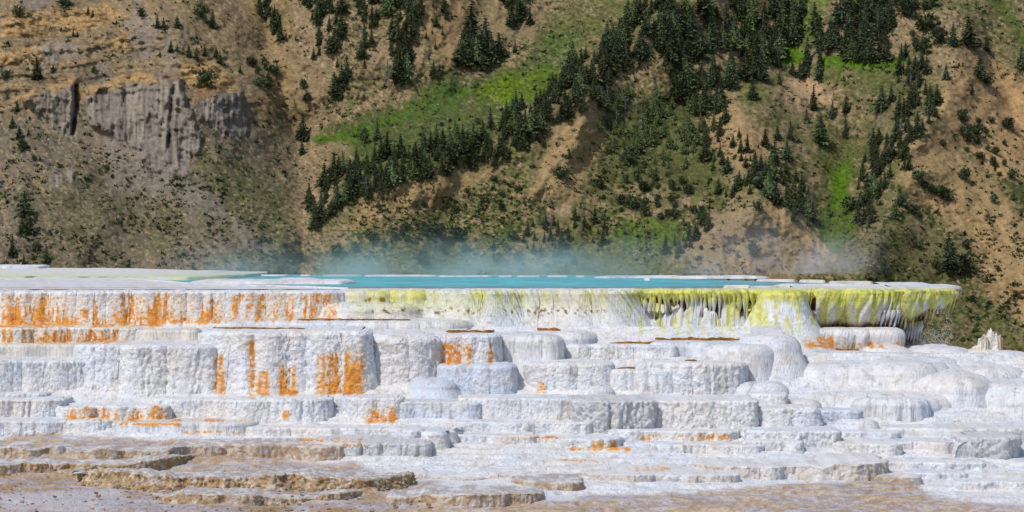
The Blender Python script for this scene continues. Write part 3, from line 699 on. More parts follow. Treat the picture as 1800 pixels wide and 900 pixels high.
    sp = sp+ss(.62, .66, fbm(X*10, Z*12, None, 2, 73))*ss(520, 526, y)*ss(534, 528, y)*ss(610, 620, x)*ss(700, 690, x)
    c = mix(c, lin((110,75,20)), np.clip(sp, 0, 1)*.9*main)
    # warm foot of the main curtain
    wf = ss(582, 600, y)*ss(900, 915, x)*ss(1130, 1120, x)*ss(.45, .6, fl)*main
    c = mix(c, lin((205,170,130)), wf*.7)
    return np.clip(c*(.93+.14*f1)[..., None], 0, 1)

# ------------------------------------------------------------------ travertine shelves
DT_Y = [500, 570, 605, 640, 695, 740, 770, 815, 860, 900, 960]
DT_D = [101, 98.6, 97.3, 96.2, 94.2, 92.2, 90.5, 87.5, 83.5, 80, 75]
def Dy(y): return float(np.interp(y, DT_Y, DT_D))
def shelf(name, x0, x1, yt, yb, label, cat=None, D=None, rl=.3, rr=.3, back=3., rx=.12, rz=.1, flare=.10, ts=.01, fl=0., ca=0., ff=5.0, cs=10., wob=.25, lobes=0, lamp=.25,
          tone='white', mat='trav', seed=None, slant=0., under=0., jag=0., jf=4., lip=0., ztop=None, ds=.025, tail=.35, tilt=0., cavc=None, group=None, parent=None, skew=0., brk=0., hollow=None, alg=None, yb2=None):
    if seed is None: seed = int(abs(x0*7+yt*13)) % 9973
    if D is None: D = Dy(yb)
    zt = zat(yt, D) if ztop is None else ztop; zb = zat(yb, D-flare)
    if rl <= .31 and not under and cat != 'dome' and 'dome' not in name: x0 = x0-10; rl = .06
    if rr == .3: rr = .18
    if skew == 0 and x0 > -100 and not under: skew = -.4
    X0 = (x0-900)/F*D; X1 = (x1-900)/F*D
    rx_ = min(rx, (X1-X0)*.45)
    a0, a1 = X0+rx_, X1-rx_; Wd = a1-a0
    rl = min(rl, Wd*.49); rr = min(rr, Wd*.49)
    if 'dome' in name: flare += .28; rz *= 1.1
    if mat == 'travs' and fl: fl = fl*1.5; ff = ff*1.25
    if ca: ca = ca*.9; fl = max(fl*1.3, .045); ff = max(ff, 6) if fl < .05 else ff*1.5; cs = cs*1.15
    if mat != 'travs': rx *= .6; rz *= .55
    elif rz > .2: rz = .2+(rz-.2)*.55; rx = .2+(rx-.2)*.8
    lamp = lamp*.6; wob = wob*1.25
    pts = [(a0, D+back)]
    for t in np.linspace(0, 1, 14): pts.append((a0+rl*(1-math.cos(t*math.pi/2)), D+rx_+rl*1.0*(1-math.sin(t*math.pi/2))))
    for t in np.linspace(0, 1, 40)[1:-1]: pts.append((a0+rl+(Wd-rl-rr)*t, D+rx_))
    for t in np.linspace(0, 1, 14): pts.append((a1-rr*(1-math.sin(t*math.pi/2)), D+rx_+rr*(1-math.cos(t*math.pi/2))))
    pts.append((a1, D+back)); pts = np.array(pts)
    seg = np.r_[0, np.cumsum(np.linalg.norm(np.diff(pts, axis=0), axis=1))]; n = max(24, int(seg[-1]/ds))
    s = np.linspace(0, seg[-1], n); q = np.stack([np.interp(s, seg, pts[:, 0]), np.interp(s, seg, pts[:, 1])], 1)
    u = (q[:, 0]-a0)/Wd
    ctr = np.sin(np.pi*np.clip(u, 0, 1))**.5; H = zt-zb
    q[:, 1] += skew*(u-.5)
    q[:, 1] -= ctr*wob*2*(fbm(q[:, 0]*.9+seed, q[:, 0]*0+seed, None, 3, 80)-.35)
    if lobes: 
        ph = u*lobes+.35*(vn(u*lobes*1.3+seed, u*0+.5, s=81)-.5); q[:, 1] -= ctr*lamp*(np.abs(np.sin(np.pi*ph)))
    q[:, 1] -= ctr*.22*(fbm(q[:, 0]*2.6+seed*.3, q[:, 0]*0, None, 2, 180)-.5)
    # smooth normals of the outline
    t = np.gradient(q, axis=0); kk = np.ones(7)/7
    t = np.stack([np.convolve(np.pad(t[:, i], 3, 'edge'), kk, 'valid') for i in (0, 1)], 1); t /= np.linalg.norm(t, axis=1)[:, None]+1e-9
    nrm = np.stack([t[:, 1], -t[:, 0]], 1)
    rows = []      # (offset, z, weight top, weight face)
    tb = np.array([1, .7, .45, .27, .15, .08, .035, .012])
    nl = max(5, int(math.hypot(rx_, rz)*1.4/ds)); nf = max(5, int((H-rz+tail)/ds))
    R_ = []
    for k in tb: R_.append(('t', k))
    for k in range(nl+1): R_.append(('l', k/nl))
    for k in range(1, nf+1): R_.append(('f', k/nf))
    if under: 
        for k in (.3, .7, 1): R_.append(('u', k))
    nr = len(R_); V = np.zeros((nr, n, 3)); N = np.zeros((nr, n, 3)); WF = np.zeros((nr, n)); WT = np.zeros((nr, n))
    zbv = zb-tail+0*u
    if under: zbv = zb+jag*(fbm(s*jf+seed, s*0, None, 3, 82)-.5)*2+jag*.6*(np.abs(vn(s*jf*2.2, s*0, s=83)*2-1)-.5)
    if yb2 is not None: zbv = zbv+(zat(yb2, D)-zat(yb, D))*np.clip(u, 0, 1)
    ztv = zt-brk*H*ss(.42, .62, fbm(q[:, 0]*.8+seed*1.7, q[:, 1]*0, None, 3, 95))+tilt*(u-.5)+.02*(fbm(q[:, 0]*2+seed, q[:, 1]*2, None, 2, 84)-.5)
    for i, (kd, k) in enumerate(R_):
        if kd == 't':
            yy = q[:, 1]*(1-k)+(D+back)*k; V[i, :, 0] = q[:, 0]; V[i, :, 1] = yy
            V[i, :, 2] = ztv+ts*(yy-q[:, 1])-lip*ss(.0, .1, k)*0
            if lip: V[i, :, 2] -= lip*ss(.05, .2, (yy-q[:, 1]))
            N[i] = (0, 0, 1); WT[i] = 1; WF[i] = .12
        elif kd == 'l':
            a = k*math.pi/2; off = rx_*math.sin(a); V[i, :, :2] = q+nrm*off; V[i, :, 2] = ztv-rz*(1-math.cos(a))
            N[i, :, :2] = nrm*math.sin(a); N[i, :, 2] = math.cos(a); WF[i] = .25+.75*k; WT[i] = 1-k
        elif kd == 'f':
            off = rx_+(flare*k**(1.15 if 'dome' in name else 1.6)+.16*min(1, H)*max(0, (k-.45)/.55)**2.5 if not under else .06*math.sin(k*math.pi)-under*k**1.7)
            V[i, :, :2] = q+nrm*np.asarray(off).reshape(-1, 1); V[i, :, 2] = (ztv-rz)*(1-k)+zbv*k
            N[i, :, :2] = nrm; WF[i] = 1
        else:
            V[i, :, :2] = q+nrm*(rx_-under-k*.8); V[i, :, 2] = zbv+k*.15; N[i, :, 2] = -1; WF[i] = .3
    S = np.broadcast_to(s, (nr, n)); Z = V[..., 2]
    disp = np.zeros((nr, n))
    if fl:
        ph = S*ff+slant*Z*ff+.6*fbm(S*1.2, Z*1.5, None, 2, 85)
        r1 = np.abs(vn(ph, Z*.35+seed, s=86)*2-1)**.8; r2 = np.abs(vn(ph*2.3, Z*.8, s=87)*2-1)**.8
        r3 = np.abs(vn(ph*4.1, Z*1.6, s=187)*2-1)
        disp += fl*(-.75*(1-r1)-.45*(1-r2)-.22*(1-r3)+.75)
        disp += fl*.5*(fbm(S*1.3, Z*.8, None, 2, 88)-.5)*2
    if ca:
        wq = worley(V[..., 0]*cs+.7*vn(V[..., 0]*5, Z*5, s=2), V[..., 1]*cs, Z*cs*.5, seed % 50)
        w2 = worley(V[..., 0]*cs*2.3, V[..., 1]*cs*2.3, Z*cs*1.2, seed % 50+5)
        disp += ca*(.62-wq)*1.0+ca*.6*(.6-w2)+ca*.8*(fbm(V[..., 0]*2.2, Z*2.2, V[..., 1]*2, 3, 89)-.5)
    disp += .012*(fbm(V[..., 0]*14, Z*14, V[..., 1]*14, 2, 90)-.5)
    hm = None
    if hollow is not None:
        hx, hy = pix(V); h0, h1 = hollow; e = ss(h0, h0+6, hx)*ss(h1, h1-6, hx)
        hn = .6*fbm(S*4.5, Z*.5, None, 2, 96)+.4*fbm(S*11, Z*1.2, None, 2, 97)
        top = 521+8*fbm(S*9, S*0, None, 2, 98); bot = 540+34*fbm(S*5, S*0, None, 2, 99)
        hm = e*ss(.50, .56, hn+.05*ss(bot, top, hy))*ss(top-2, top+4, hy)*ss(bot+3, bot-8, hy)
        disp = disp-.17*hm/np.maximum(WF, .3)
    V += N*(disp*WF)[..., None]
    V[..., 2] += WT*.012*(fbm(V[..., 0]*5, V[..., 1]*2, None, 3, 91)-.5)*2
    col = travcol(V, tone, WT)
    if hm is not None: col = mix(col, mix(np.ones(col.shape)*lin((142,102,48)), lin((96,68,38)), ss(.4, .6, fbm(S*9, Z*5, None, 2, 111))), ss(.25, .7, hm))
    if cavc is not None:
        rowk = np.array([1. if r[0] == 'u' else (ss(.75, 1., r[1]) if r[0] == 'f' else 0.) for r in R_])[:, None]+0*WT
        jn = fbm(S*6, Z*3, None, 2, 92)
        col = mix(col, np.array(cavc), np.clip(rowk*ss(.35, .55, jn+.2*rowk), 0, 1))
    root = mesh(name, V, gridf(nr, n), M[mat], col, parent)
    if not parent: tag(root, label, cat or name.split('_')[-1], group)
    if alg:      # ragged ochre algae strips lying on the flat top, just behind the lip
        for (ax0, ax1, dd, hh) in alg:
            DD = D+dd; A0, A1 = (ax0-900)/F*DD, (ax1-900)/F*DD; m = max(12, int((A1-A0)/.04)); xs = np.linspace(A0, A1, m)
            uu = np.interp(xs, q[10:-10, 0], q[10:-10, 1]); base = np.interp(xs, q[10:-10, 0], ztv[10:-10])
            e = np.sin(np.pi*np.linspace(.02, .98, m))**.3
            hgt = hh*.62*e*(.2+1.6*fbm(xs*6, xs*0, None, 3, 93)); yy = uu+dd
            zt_ = base+ts*dd-lip
            rr_ = [np.stack([xs, yy-.10, zt_-.03], 1), np.stack([xs, yy-.05, zt_+hgt*.8], 1), np.stack([xs, yy+.03, zt_+hgt], 1), np.stack([xs, yy+.35, zt_+hgt*.9], 1), np.stack([xs, yy+.6, zt_-.03], 1)]
            vv = np.stack(rr_, 0); nn = fbm(vv[..., 0]*9, vv[..., 1]*9, vv[..., 2]*9, 2, 94)
            cc = mix(np.ones(nn.shape+(3,))*lin((120,80,18)), lin((176,122,40)), ss(.4, .6, nn)); cc = mix(cc, lin((60,40,12)), ss(.55, .65, nn)*.6)
            mesh('algae_mat', vv, gridf(5, m), M['algae'], cc, root)
    return root

# ---- ground sheet of the travertine hill
def ground():
    Dn = np.concatenate([np.arange(-30, 60, 5), np.arange(60, 78, 1), np.arange(78, 99.5, .05), np.arange(99.5, 101, .25), np.arange(101, 160, 1.5), np.arange(160, 330, 10)])
    pxn = np.concatenate([np.arange(-2600, -40, 60), np.arange(-40, 1842, 3.2), np.arange(1842, 4400, 60)])
    Dg, Pg = np.meshgrid(Dn, pxn, indexing='ij')
    Xg = (Pg-900)/F*np.maximum(Dg, 60)
    ks = [-30, 0, 20, 60]+DT_D[::-1][:-1]+[99.5]; kz = [-.5, -.6, -3, -4.9]+[zat(y, d) for y, d in zip(DT_Y[::-1][:-1], DT_D[::-1][:-1])]+[-1.2]
    Z = np.interp(Dg, ks, kz)-.06
    ter = ss(74, 79, Dg)*ss(98, 96.5, Dg)
    Z = Z+ter*(.34*(fbm(Xg*.30, Dg*.5, None, 4, 100)-.5))
    # stepped like the real slope: flat treads and short steep risers with scalloped edges
    st = .10; q = Z/st+.5*(fbm(Xg*1.6, Dg*1.2, None, 3, 104)-.5)+.10*(np.abs(vn(Xg*5, Dg*.8, s=105)*2-1)-.5); fr = q-np.floor(q)
    Z = Z+ter*((ss(.25, .75, fr)-fr)*st*.85)
    Z = Z+ter*.03*(fbm(Xg*7, Dg*5, None, 3, 102)-.5)+ter*.022*(.6-worley(Xg*8, Dg*4, Z*8, 5))
    pr = pix(np.stack([Xg, Dg, Dg*0], -1))[0]
    pl = -.35*ss(1640, 1590, pr)-1.95*(1-ss(1640, 1590, pr))
    Z = np.where(Dg > 99.5, pl, Z)
    Z = np.where((Dg > 96.8) & (pr > 1372) & (Dg < 101.6), np.minimum(Z, -1.75), Z)
    edge = np.where(pr < 1500, 133, 108); Z = Z-np.maximum(Dg-edge, 0)*.45-np.maximum(np.abs(pr-900)-1500, 0)*.004*ss(60, 90, Dg)
    v = np.stack([Xg, Dg, Z], -1)
    gz = np.gradient(Z, axis=0)/np.maximum(np.gradient(Dg, axis=0), .01)
    c = travcol(v, 'white', ss(.5, .1, gz))
    tag(mesh('travertine_slope', v, gridf(*Xg.shape), M['trav'], c), kind='structure')
ground()

TT, DD_, LL = 'travertine_terrace', 'travertine_dome', 'travertine_ledge'
# ---- plateau left of and in front of the pool
shelf(LL, -700, 618, 513, 574, 'long white upper wall at left, streaked with bright orange algae from rim to foot', 'ledge', D=99.6, ztop=0.0, back=1.6, rx=.35, rz=.16, flare=.35, fl=.05, ca=.035, ff=4, wob=.5, rl=.4, rr=.6, ts=.0006, tail=.4)
shelf(LL, 585, 760, 511, 562, 'cream coloured stretch of the upper wall with yellow tint and brown specks', 'ledge', D=99.7, ztop=.03, back=1.2, rx=.3, rz=.25, flare=.5, fl=.05, ff=4, wob=.2, rl=.5, rr=.3, tone='cream', mat='travs')
shelf(LL, 728, 1133, 512, 606, 'broad white fluted curtain of the upper wall with slanting flow ribs', 'ledge', D=99.3, ztop=.04, back=.9, rx=.3, rz=.14, flare=1.0, fl=.075, ff=5.5, slant=.35, wob=.35, rl=.5, rr=.7, mat='travs', lobes=2, lamp=.4, ds=.025)
shelf(LL, 1112, 1412, 514, 590, 'yellow topped upper wall with dark brown hollows behind hanging fingers', 'ledge', D=99.7, ztop=.03, back=1.1, rx=.2, rz=.12, flare=.35, fl=.07, ff=5, wob=.25, rl=.2, rr=.3, mat='travs', ds=.022, hollow=(1116,1350))
shelf(LL, 1330, 1420, 512, 612, 'yellow and white striped apron sweeping down beside the dark hollow', 'ledge', D=98.6, ztop=.035, back=1.8, rx=.25, rz=.2, flare=1.15, fl=.06, ff=6, slant=.2, wob=.05, rl=.5, rr=.5, mat='travs', ds=.025)
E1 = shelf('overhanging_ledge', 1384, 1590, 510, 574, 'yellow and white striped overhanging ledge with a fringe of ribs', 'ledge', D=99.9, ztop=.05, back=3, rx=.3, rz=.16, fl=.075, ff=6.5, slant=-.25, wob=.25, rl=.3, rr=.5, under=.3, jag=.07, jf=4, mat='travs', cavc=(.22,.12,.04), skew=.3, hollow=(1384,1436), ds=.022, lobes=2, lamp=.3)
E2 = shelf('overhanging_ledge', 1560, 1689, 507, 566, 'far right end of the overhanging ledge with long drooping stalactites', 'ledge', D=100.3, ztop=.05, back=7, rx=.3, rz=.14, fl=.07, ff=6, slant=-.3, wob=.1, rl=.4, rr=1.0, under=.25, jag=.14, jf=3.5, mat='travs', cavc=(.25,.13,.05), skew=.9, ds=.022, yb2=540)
# recessed brown wall under the overhang
shelf('cave_wall', 1400, 1622, 540, 625, 'recessed orange brown wall under the overhanging ledge', 'rock', D=101.3, back=2, rx=.1, rz=.1, flare=.1, fl=.08, ca=.05, ff=4, tone='brown', mat='crust', rr=.6)
shelf(TT, 1405, 1594, 578, 613, 'rounded white shelf tucked under the overhanging ledge with an orange foot', 'terrace', D=98.6, back=2, rx=.22, rz=.2, flare=-.12, fl=.045, ff=6, slant=-.3, wob=.08, rl=.3, rr=.3, mat='travs', lobes=2, lamp=.1)

# stalactites
def stal(x, yt, yb, D, r, parent, lean=0., i=0):
    g = np.random.default_rng(i*7+3); m = 9; nr = max(8, int((yb-yt)/F*D/.035)); z0, z1 = zat(yt, D), zat(yb, D)
    V = np.zeros((nr, m+1, 3)); X0 = (x-900)/F*D
    for k in range(nr):
        t = k/(nr-1); rr_ = r*(1.05-t)**.55*(.9+.25*math.sin(t*9+i)); cx = X0+lean*(z0-z1)*t; cy = D+.18*t
        a = np.linspace(0, 2*np.pi, m+1)
        V[k, :, 0] = cx+np.cos(a)*rr_*(1+.15*np.sin(a*3+i)); V[k, :, 1] = cy+np.sin(a)*rr_*1.1; V[k, :, 2] = z0*(1-t)+z1*t
    c = travcol(V, 'white'); x_, y_ = pix(V)
    n = fbm(V[..., 0]*12+i, V[..., 2]*2, None, 2, 110)
    c = mix(c, lin((120,78,36)), ss(.35, .9, np.broadcast_to(np.linspace(0, 1, nr)[:, None], n.shape))*ss(.42, .6, n)*.8)
    mesh('stalactite', V, gridf(nr, m+1), M['travs'], c, parent)
D2 = [o for o in C.objects if o.get('label', '').startswith('yellow topped upper wall')][0]
k = 0
for x in np.arange(1118, 1345, 8.2):
    k += 1; ln = 10+42*float(vn(np.array([x/16.]), np.array([3.]), s=6)[0])
    stal(x+random.uniform(-2, 2), 516, 522+ln, 99.36, random.uniform(.045, .085), D2, random.uniform(-.02, .12), k)
for x in np.arange(1386, 1432, 4.6):
    k += 1; stal(x, 514, 540+22*random.random(), 99.6, random.uniform(.03, .05), E1, -.12, k)
for x in np.arange(1436, 1586, 8):
    k += 1; stal(x, 545, 572+9*random.random(), 99.95, random.uniform(.05, .08), E1, -.25, k)
for x in np.arange(1572, 1688, 6.5):
    k += 1; b = np.interp(x, [1572, 1600, 1625, 1650, 1685], [572, 584, 572, 566, 548]); stal(x, 512, b-12+18*random.random(), np.interp(x, [1572,1650,1690], [99.9,100.5,101.2]), random.uniform(.05, .085), E2, -.22, k)
for x in np.arange(1596, 1622, 5):
    k += 1; stal(x, 560, 596+16*random.random(), 100.9, .07, E2, -.1, k)

# ---- second row
S = shelf
S(DD_, 540, 742, 533, 560, 'smooth low white mound with rounded right end below the cream wall', D=98.9, rx=.5, rz=.32, rl=1, rr=.5, back=1.5, fl=.02, wob=.15, mat='travs', ts=.05)
S(TT, 300, 836, 564, 584, 'long thin smooth white sheet ending in a fluted rounded lip, brown line along it', D=98.1, rx=.25, rz=.2, rl=1.5, rr=.8, back=2.2, fl=.03, wob=.3, mat='travs', ts=.045, alg=[(522,722,.25,.07)])
S(TT, -200, 245, 576, 606, 'low white ledge at far left speckled pink and orange', D=97.6, rx=.12, rz=.1, ca=.05, wob=.3, back=2.5, ts=.02)
S(TT, 232, 352, 579, 607, 'cream smooth low ledge left of the big knobbly block', D=97.5, rx=.12, rz=.1, fl=.02, tone='cream', mat='travs', back=2.5, flare=.2)
S(TT, 344, 652, 582, 698, 'big knobbly white block with broad vertical orange streaks', rl=.5, D=94.9, rx=.28, rz=.22, ca=.075, fl=.03, ff=2, wob=.3, back=3.6, flare=.35, lobes=3, lamp=.25, ts=.02, alg=[(340,535,1.2,.05)])
S(TT, 140, 380, 606, 698, 'knobbly white block without streaks left of the orange streaked block', D=94.8, rx=.2, rz=.2, ca=.085, cs=7.5, fl=.02, ff=2, wob=.2, back=3.2, flare=.3, lobes=3, lamp=.2, ts=.01)
S(TT, -200, 142, 605, 634, 'cream back ledge above the finely ribbed block at far left', D=96.6, rx=.1, rz=.1, fl=.02, tone='cream', mat='travs', back=1.5)
S(TT, 136, 176, 606, 650, 'narrow knobbly pillar between the far left ledge and the big blocks', D=95.6, rx=.15, rz=.12, ca=.05, back=1.5)
S(TT, -200, 166, 633, 698, 'finely ribbed bluish block at far left with rounded right side', D=94.5, rx=.2, rz=.16, ca=.05, cs=9, fl=.04, ff=4, rr=1.0, wob=.3, back=2.6, flare=.2, ts=.01)
S(TT, 615, 778, 588, 697, 'rounded knobbly white buttress right of the orange streaked block', D=95.2, rx=.5, rz=.4, ca=.07, fl=.03, ff=2.5, rl=.6, rr=.8, wob=.1, back=3, flare=.3, ts=.04)
S(TT, 640, 840, 582, 600, 'small smooth flow sheet draping between the two long brown lines', D=96.9, rx=.3, rz=.2, fl=.03, mat='travs', rl=1, rr=.8, back=1.8, ts=.06)
S(TT, 756, 881, 588, 643, 'rounded block with short orange streaks and a blue grey right side', D=95.7, rx=.2, rz=.18, ca=.055, rr=.6, rl=.3, wob=.12, back=3, fl=.02, ts=.02, alg=[(770,890,.9,.09)])
S(TT, 935, 1052, 584, 612, 'fluted round lobe touching the foot of the broad curtain', D=97.3, rx=.3, rz=.25, fl=.04, mat='travs', rr=.5, back=1.5, ts=.05, alg=[(925,985,.5,.1)])
S(TT, 872, 992, 589, 635, 'fluted white shelf of vertical drapes beside the rounded orange streaked block', D=96.4, rx=.25, rz=.22, fl=.06, ff=5, mat='travs', rr=.3, rl=.2, wob=.15, back=2.2, lobes=3, lamp=.12, ts=.03)
S(TT, 990, 1195, 606, 636, 'low ledge, knobbly at left and fluted at right, with a long brown line on top', D=96.6, rx=.15, rz=.14, ca=.035, fl=.04, ff=5, rl=.1, rr=.3, wob=.12, back=1.8, ts=.03, alg=[(1072,1170,.5,.09),(995,1015,.4,.06)])
S(TT, 1150, 1356, 602, 645, 'long smooth pale shelf under the yellow wall, with the longest brown line', D=96.5, rx=.2, rz=.2, fl=.04, ff=4, mat='travs', rr=.5, wob=.15, back=2.6, ts=.035, alg=[(1150,1328,.9,.10)])
S(DD_, 1300, 1413, 590, 676, 'tall rounded white cascade under the striped apron', D=95.7, rx=.45, rz=.55, fl=.03, mat='travs', rl=.3, rr=.5, back=2.4, flare=.3, ts=.1)
S(TT, 1250, 1368, 606, 675, 'fluted round pillar left of the tall rounded cascade', D=95.4, rx=.35, rz=.4, fl=.05, mat='travs', rl=.3, rr=.4, back=2, flare=.2)
S(TT, 1185, 1302, 628, 662, 'smooth fluted face between the low ledge and the round pillar', D=95.9, rx=.2, rz=.2, fl=.05, mat='travs', back=1)
# ---- third row
S(TT, 778, 908, 641, 698, 'bluish smooth block in the middle, below the short orange streaks', D=94.6, rx=.2, rz=.2, ca=.035, cs=9, rl=.3, rr=.4, back=2.2, tone='blue', wob=.1, ts=.02)
S(DD_, 712, 806, 668, 698, 'smooth pale blue dome at the foot of the rounded buttress', D=94.1, rx=.4, rz=.25, rl=.5, rr=.5, back=1.2, tone='blue', mat='travs', fl=.015, flare=.2)
S(TT, 922, 1080, 638, 697, 'knobbly white block with a small orange dribble at its left foot', D=94.7, rx=.22, rz=.18, ca=.07, rl=.4, rr=.2, back=2.6, wob=.15, lobes=3, lamp=.15, ts=.02)
S(TT, 1055, 1188, 650, 694, 'fluted block with ochre top edge between two knobbly blocks', D=94.4, rx=.18, rz=.16, fl=.06, ca=.02, ff=3.5, rr=.2, back=2.6, wob=.1, alg=[(1085,1150,.3,.07)])
S(DD_, 1034, 1081, 678, 697, 'little flat pale mound in front of the fluted block', D=93.9, rx=.3, rz=.2, back=.8, mat='travs')
S(TT, 1130, 1317, 637, 698, 'large knobbly block with steep rounded right end, centre right', D=94.4, rx=.25, rz=.22, ca=.07, fl=.04, ff=2.5, rr=.6, back=2.8, wob=.2, ts=.025, alg=[(1205,1225,.6,.05)])
S(DD_, 1280, 1390, 673, 704, 'smooth fluted dome right of the large knobbly block', D=94.0, rx=.5, rz=.35, rr=.5, rl=.2, back=1.6, fl=.04, mat='travs')
# ---- right side domes
S(DD_, 1518, 1606, 607, 630, 'low smooth mound directly under the splashing water', D=97.4, rx=.5, rz=.3, rl=.5, rr=.5, back=1.5, fl=.02, mat='travs', ts=.03)
S(DD_, 1590, 1722, 611, 636, 'wide smooth mound right of the splashing water', D=97.3, rx=.7, rz=.3, rl=.6, rr=.6, back=1.8, fl=.02, mat='travs', ts=.03)
S(DD_, 1690, 2000, 626, 655, 'smooth white slope running off the right edge below the pale spire', D=96.6, rx=.7, rz=.3, rl=.7, rr=.6, back=1.2, fl=.02, mat='travs', ts=.03, tilt=-.35, skew=.01)
S(TT, 1400, 1660, 622, 645, 'long smooth white shelf with a brown line behind the big twin dome', D=96.7, rx=.4, rz=.25, rl=.5, rr=.8, back=2.4, fl=.02, mat='travs', ts=.03, alg=[(1410,1512,1.4,.07)])
S(DD_, 1640, 1780, 636, 690, 'smooth sloping dome between the long shelf and the right edge', D=95.8, rx=.6, rz=.4, rl=.6, rr=.8, back=2, fl=.035, mat='travs', ts=.04)
S(DD_, 1392, 1600, 640, 698, 'left half of the big twin dome with flowing ripples', D=95.0, rx=.7, rz=.5, rl=.7, rr=.6, back=1.8, fl=.03, ff=3, mat='travs', ts=.06)
S(DD_, 1506, 1684, 637, 698, 'right and larger half of the big twin dome', D=94.6, rx=.6, rz=.5, rl=.7, rr=.8, back=2.4, fl=.035, ff=3.5, mat='travs', ts=.05)
S(DD_, 1545, 1752, 657, 756, 'deeply striated tall dome with a round right shoulder', skew=-1.7, D=93.9, rx=.7, rz=.7, rl=.5, rr=.7, back=2.6, fl=.09, ff=4.5, mat='travs', ts=.08, flare=.3)
S(DD_, 1690, 1900, 676, 758, 'tall rounded dome cut by the right edge, beside the striated dome', D=93.4, rx=.6, rz=.8, rl=.5, rr=.6, back=2.2, fl=.04, mat='travs', ts=.08, flare=.2)
S(DD_, 1790, 2100, 655, 740, 'pale slope of domes at the right edge', D=94.4, rx=.5, rz=.5, back=2.2, fl=.04, mat='travs', ts=.05)
S(DD_, 1380, 1724, 693, 756, 'wide sweeping shelf dome with striated round right end', D=93.0, rx=.9, rz=.55, rl=.5, rr=1.1, back=2.2, fl=.05, ff=4, mat='travs', ts=.05, flare=.1)
S(TT, 1510, 1640, 702, 745, 'boxy fluted bulge in front of the wide sweeping shelf dome', D=92.3, rx=.25, rz=.2, rl=.2, rr=.7, back=1.3, fl=.05, ca=.02, mat='travs')
S(DD_, 1376, 1448, 703, 730, 'small smooth dome under the left end of the wide shelf dome', D=92.9, rx=.4, rz=.25, back=1.2, fl=.03, mat='travs')
S(DD_, 1560, 1700, 628, 650, 'low rippled dome behind the right half of the big twin dome', D=96.2, rx=.5, rz=.3, rl=.5, rr=.6, back=1.6, fl=.05, mat='travs', ts=.04)
S(DD_, 1620, 1812, 645, 700, 'rippled dome shoulder above the tall rounded dome at the right edge', skew=-1.2, D=95.2, rx=.6, rz=.4, rl=.5, rr=.6, back=1.8, fl=.06, mat='travs', ts=.05)
# ---- fourth row
S(TT, -200, 84, 691, 706, 'thin bluish ledge at far left below the ribbed block', D=93.7, rx=.1, rz=.08, ca=.04, back=1.2, ts=.02)
S(TT, -200, 111, 702, 742, 'deeply ribbed block with dark vertical folds at far left', D=92.6, rx=.12, rz=.1, ca=.05, fl=.09, ff=2.6, back=1.8, wob=.2)
S(TT, 105, 170, 715, 738, 'small knobbly block right of the deeply ribbed block', D=92.4, rx=.12, rz=.1, ca=.05, back=1.4, fl=.03)
S(TT, 150, 298, 713, 739, 'low block dusted with orange at its foot, lower left', D=92.3, rx=.1, rz=.1, ca=.045, fl=.05, ff=2.2, back=1.6, flare=.15)
S(TT, 275, 500, 702, 734, 'plain pale low block between the orange dusted one and the dark ribbed one', D=92.6, rx=.1, rz=.1, ca=.035, fl=.03, back=1.6)
S(TT, 455, 582, 701, 736, 'dark ribbed low block below the orange streaked block', D=92.4, rx=.14, rz=.1, ca=.06, fl=.05, ff=2.5, rr=.5, back=1.8)
S(TT, 590, 708, 699, 732, 'ribbed low block with rusty stains, second from the dark ribbed one', D=92.5, rx=.14, rz=.1, ca=.06, fl=.05, ff=2.5, back=1.7, rl=.4)
S(TT, 690, 846, 707, 742, 'even bluish grey rough block, lower middle', D=92.3, rx=.1, rz=.09, ca=.05, cs=10, back=1.6, tone='blue')
S(TT, 815, 1010, 700, 744, 'pale flat faced block left of the darkest block', D=92.3, rx=.1, rz=.1, ca=.035, back=1.8, flare=.2)
S(TT, 1000, 1156, 704, 768, 'darkest grey rough block with shadowed folds, centre of the lower steps', D=91.2, rx=.12, rz=.1, ca=.11, cs=9, fl=.09, ff=2.2, back=2.6, wob=.3, rl=.6, rr=.2, tone='grey', flare=-.12)
S(TT, 1120, 1332, 704, 766, 'upright rough block with a sharp right corner, right of the darkest block', D=91.3, rx=.1, rz=.1, ca=.075, fl=.04, ff=2, back=2.6, wob=.12, rr=.12)
S(TT, 1330, 1386, 692, 716, 'small knobbly step on the right of the sharp cornered block', D=92.9, rx=.12, rz=.1, ca=.06, back=1)
S(TT, 1300, 1442, 716, 762, 'knobbly sloping block right of the sharp cornered block', D=91.5, rx=.2, rz=.2, ca=.08, fl=.04, ff=2.2, back=1.8, flare=.35, rr=.3)
S(TT, 1428, 1516, 721, 750, 'short bluish overhanging block beside the wide shelf dome', D=91.9, rx=.12, rz=.1, ca=.06, back=1.5, rr=.3, tone='blue', flare=-.1)
S(DD_, 1470, 1546, 738, 760, 'cluster of small knobs under the short bluish block', D=91.3, rx=.3, rz=.2, ca=.05, back=1, rl=.4, rr=.3)
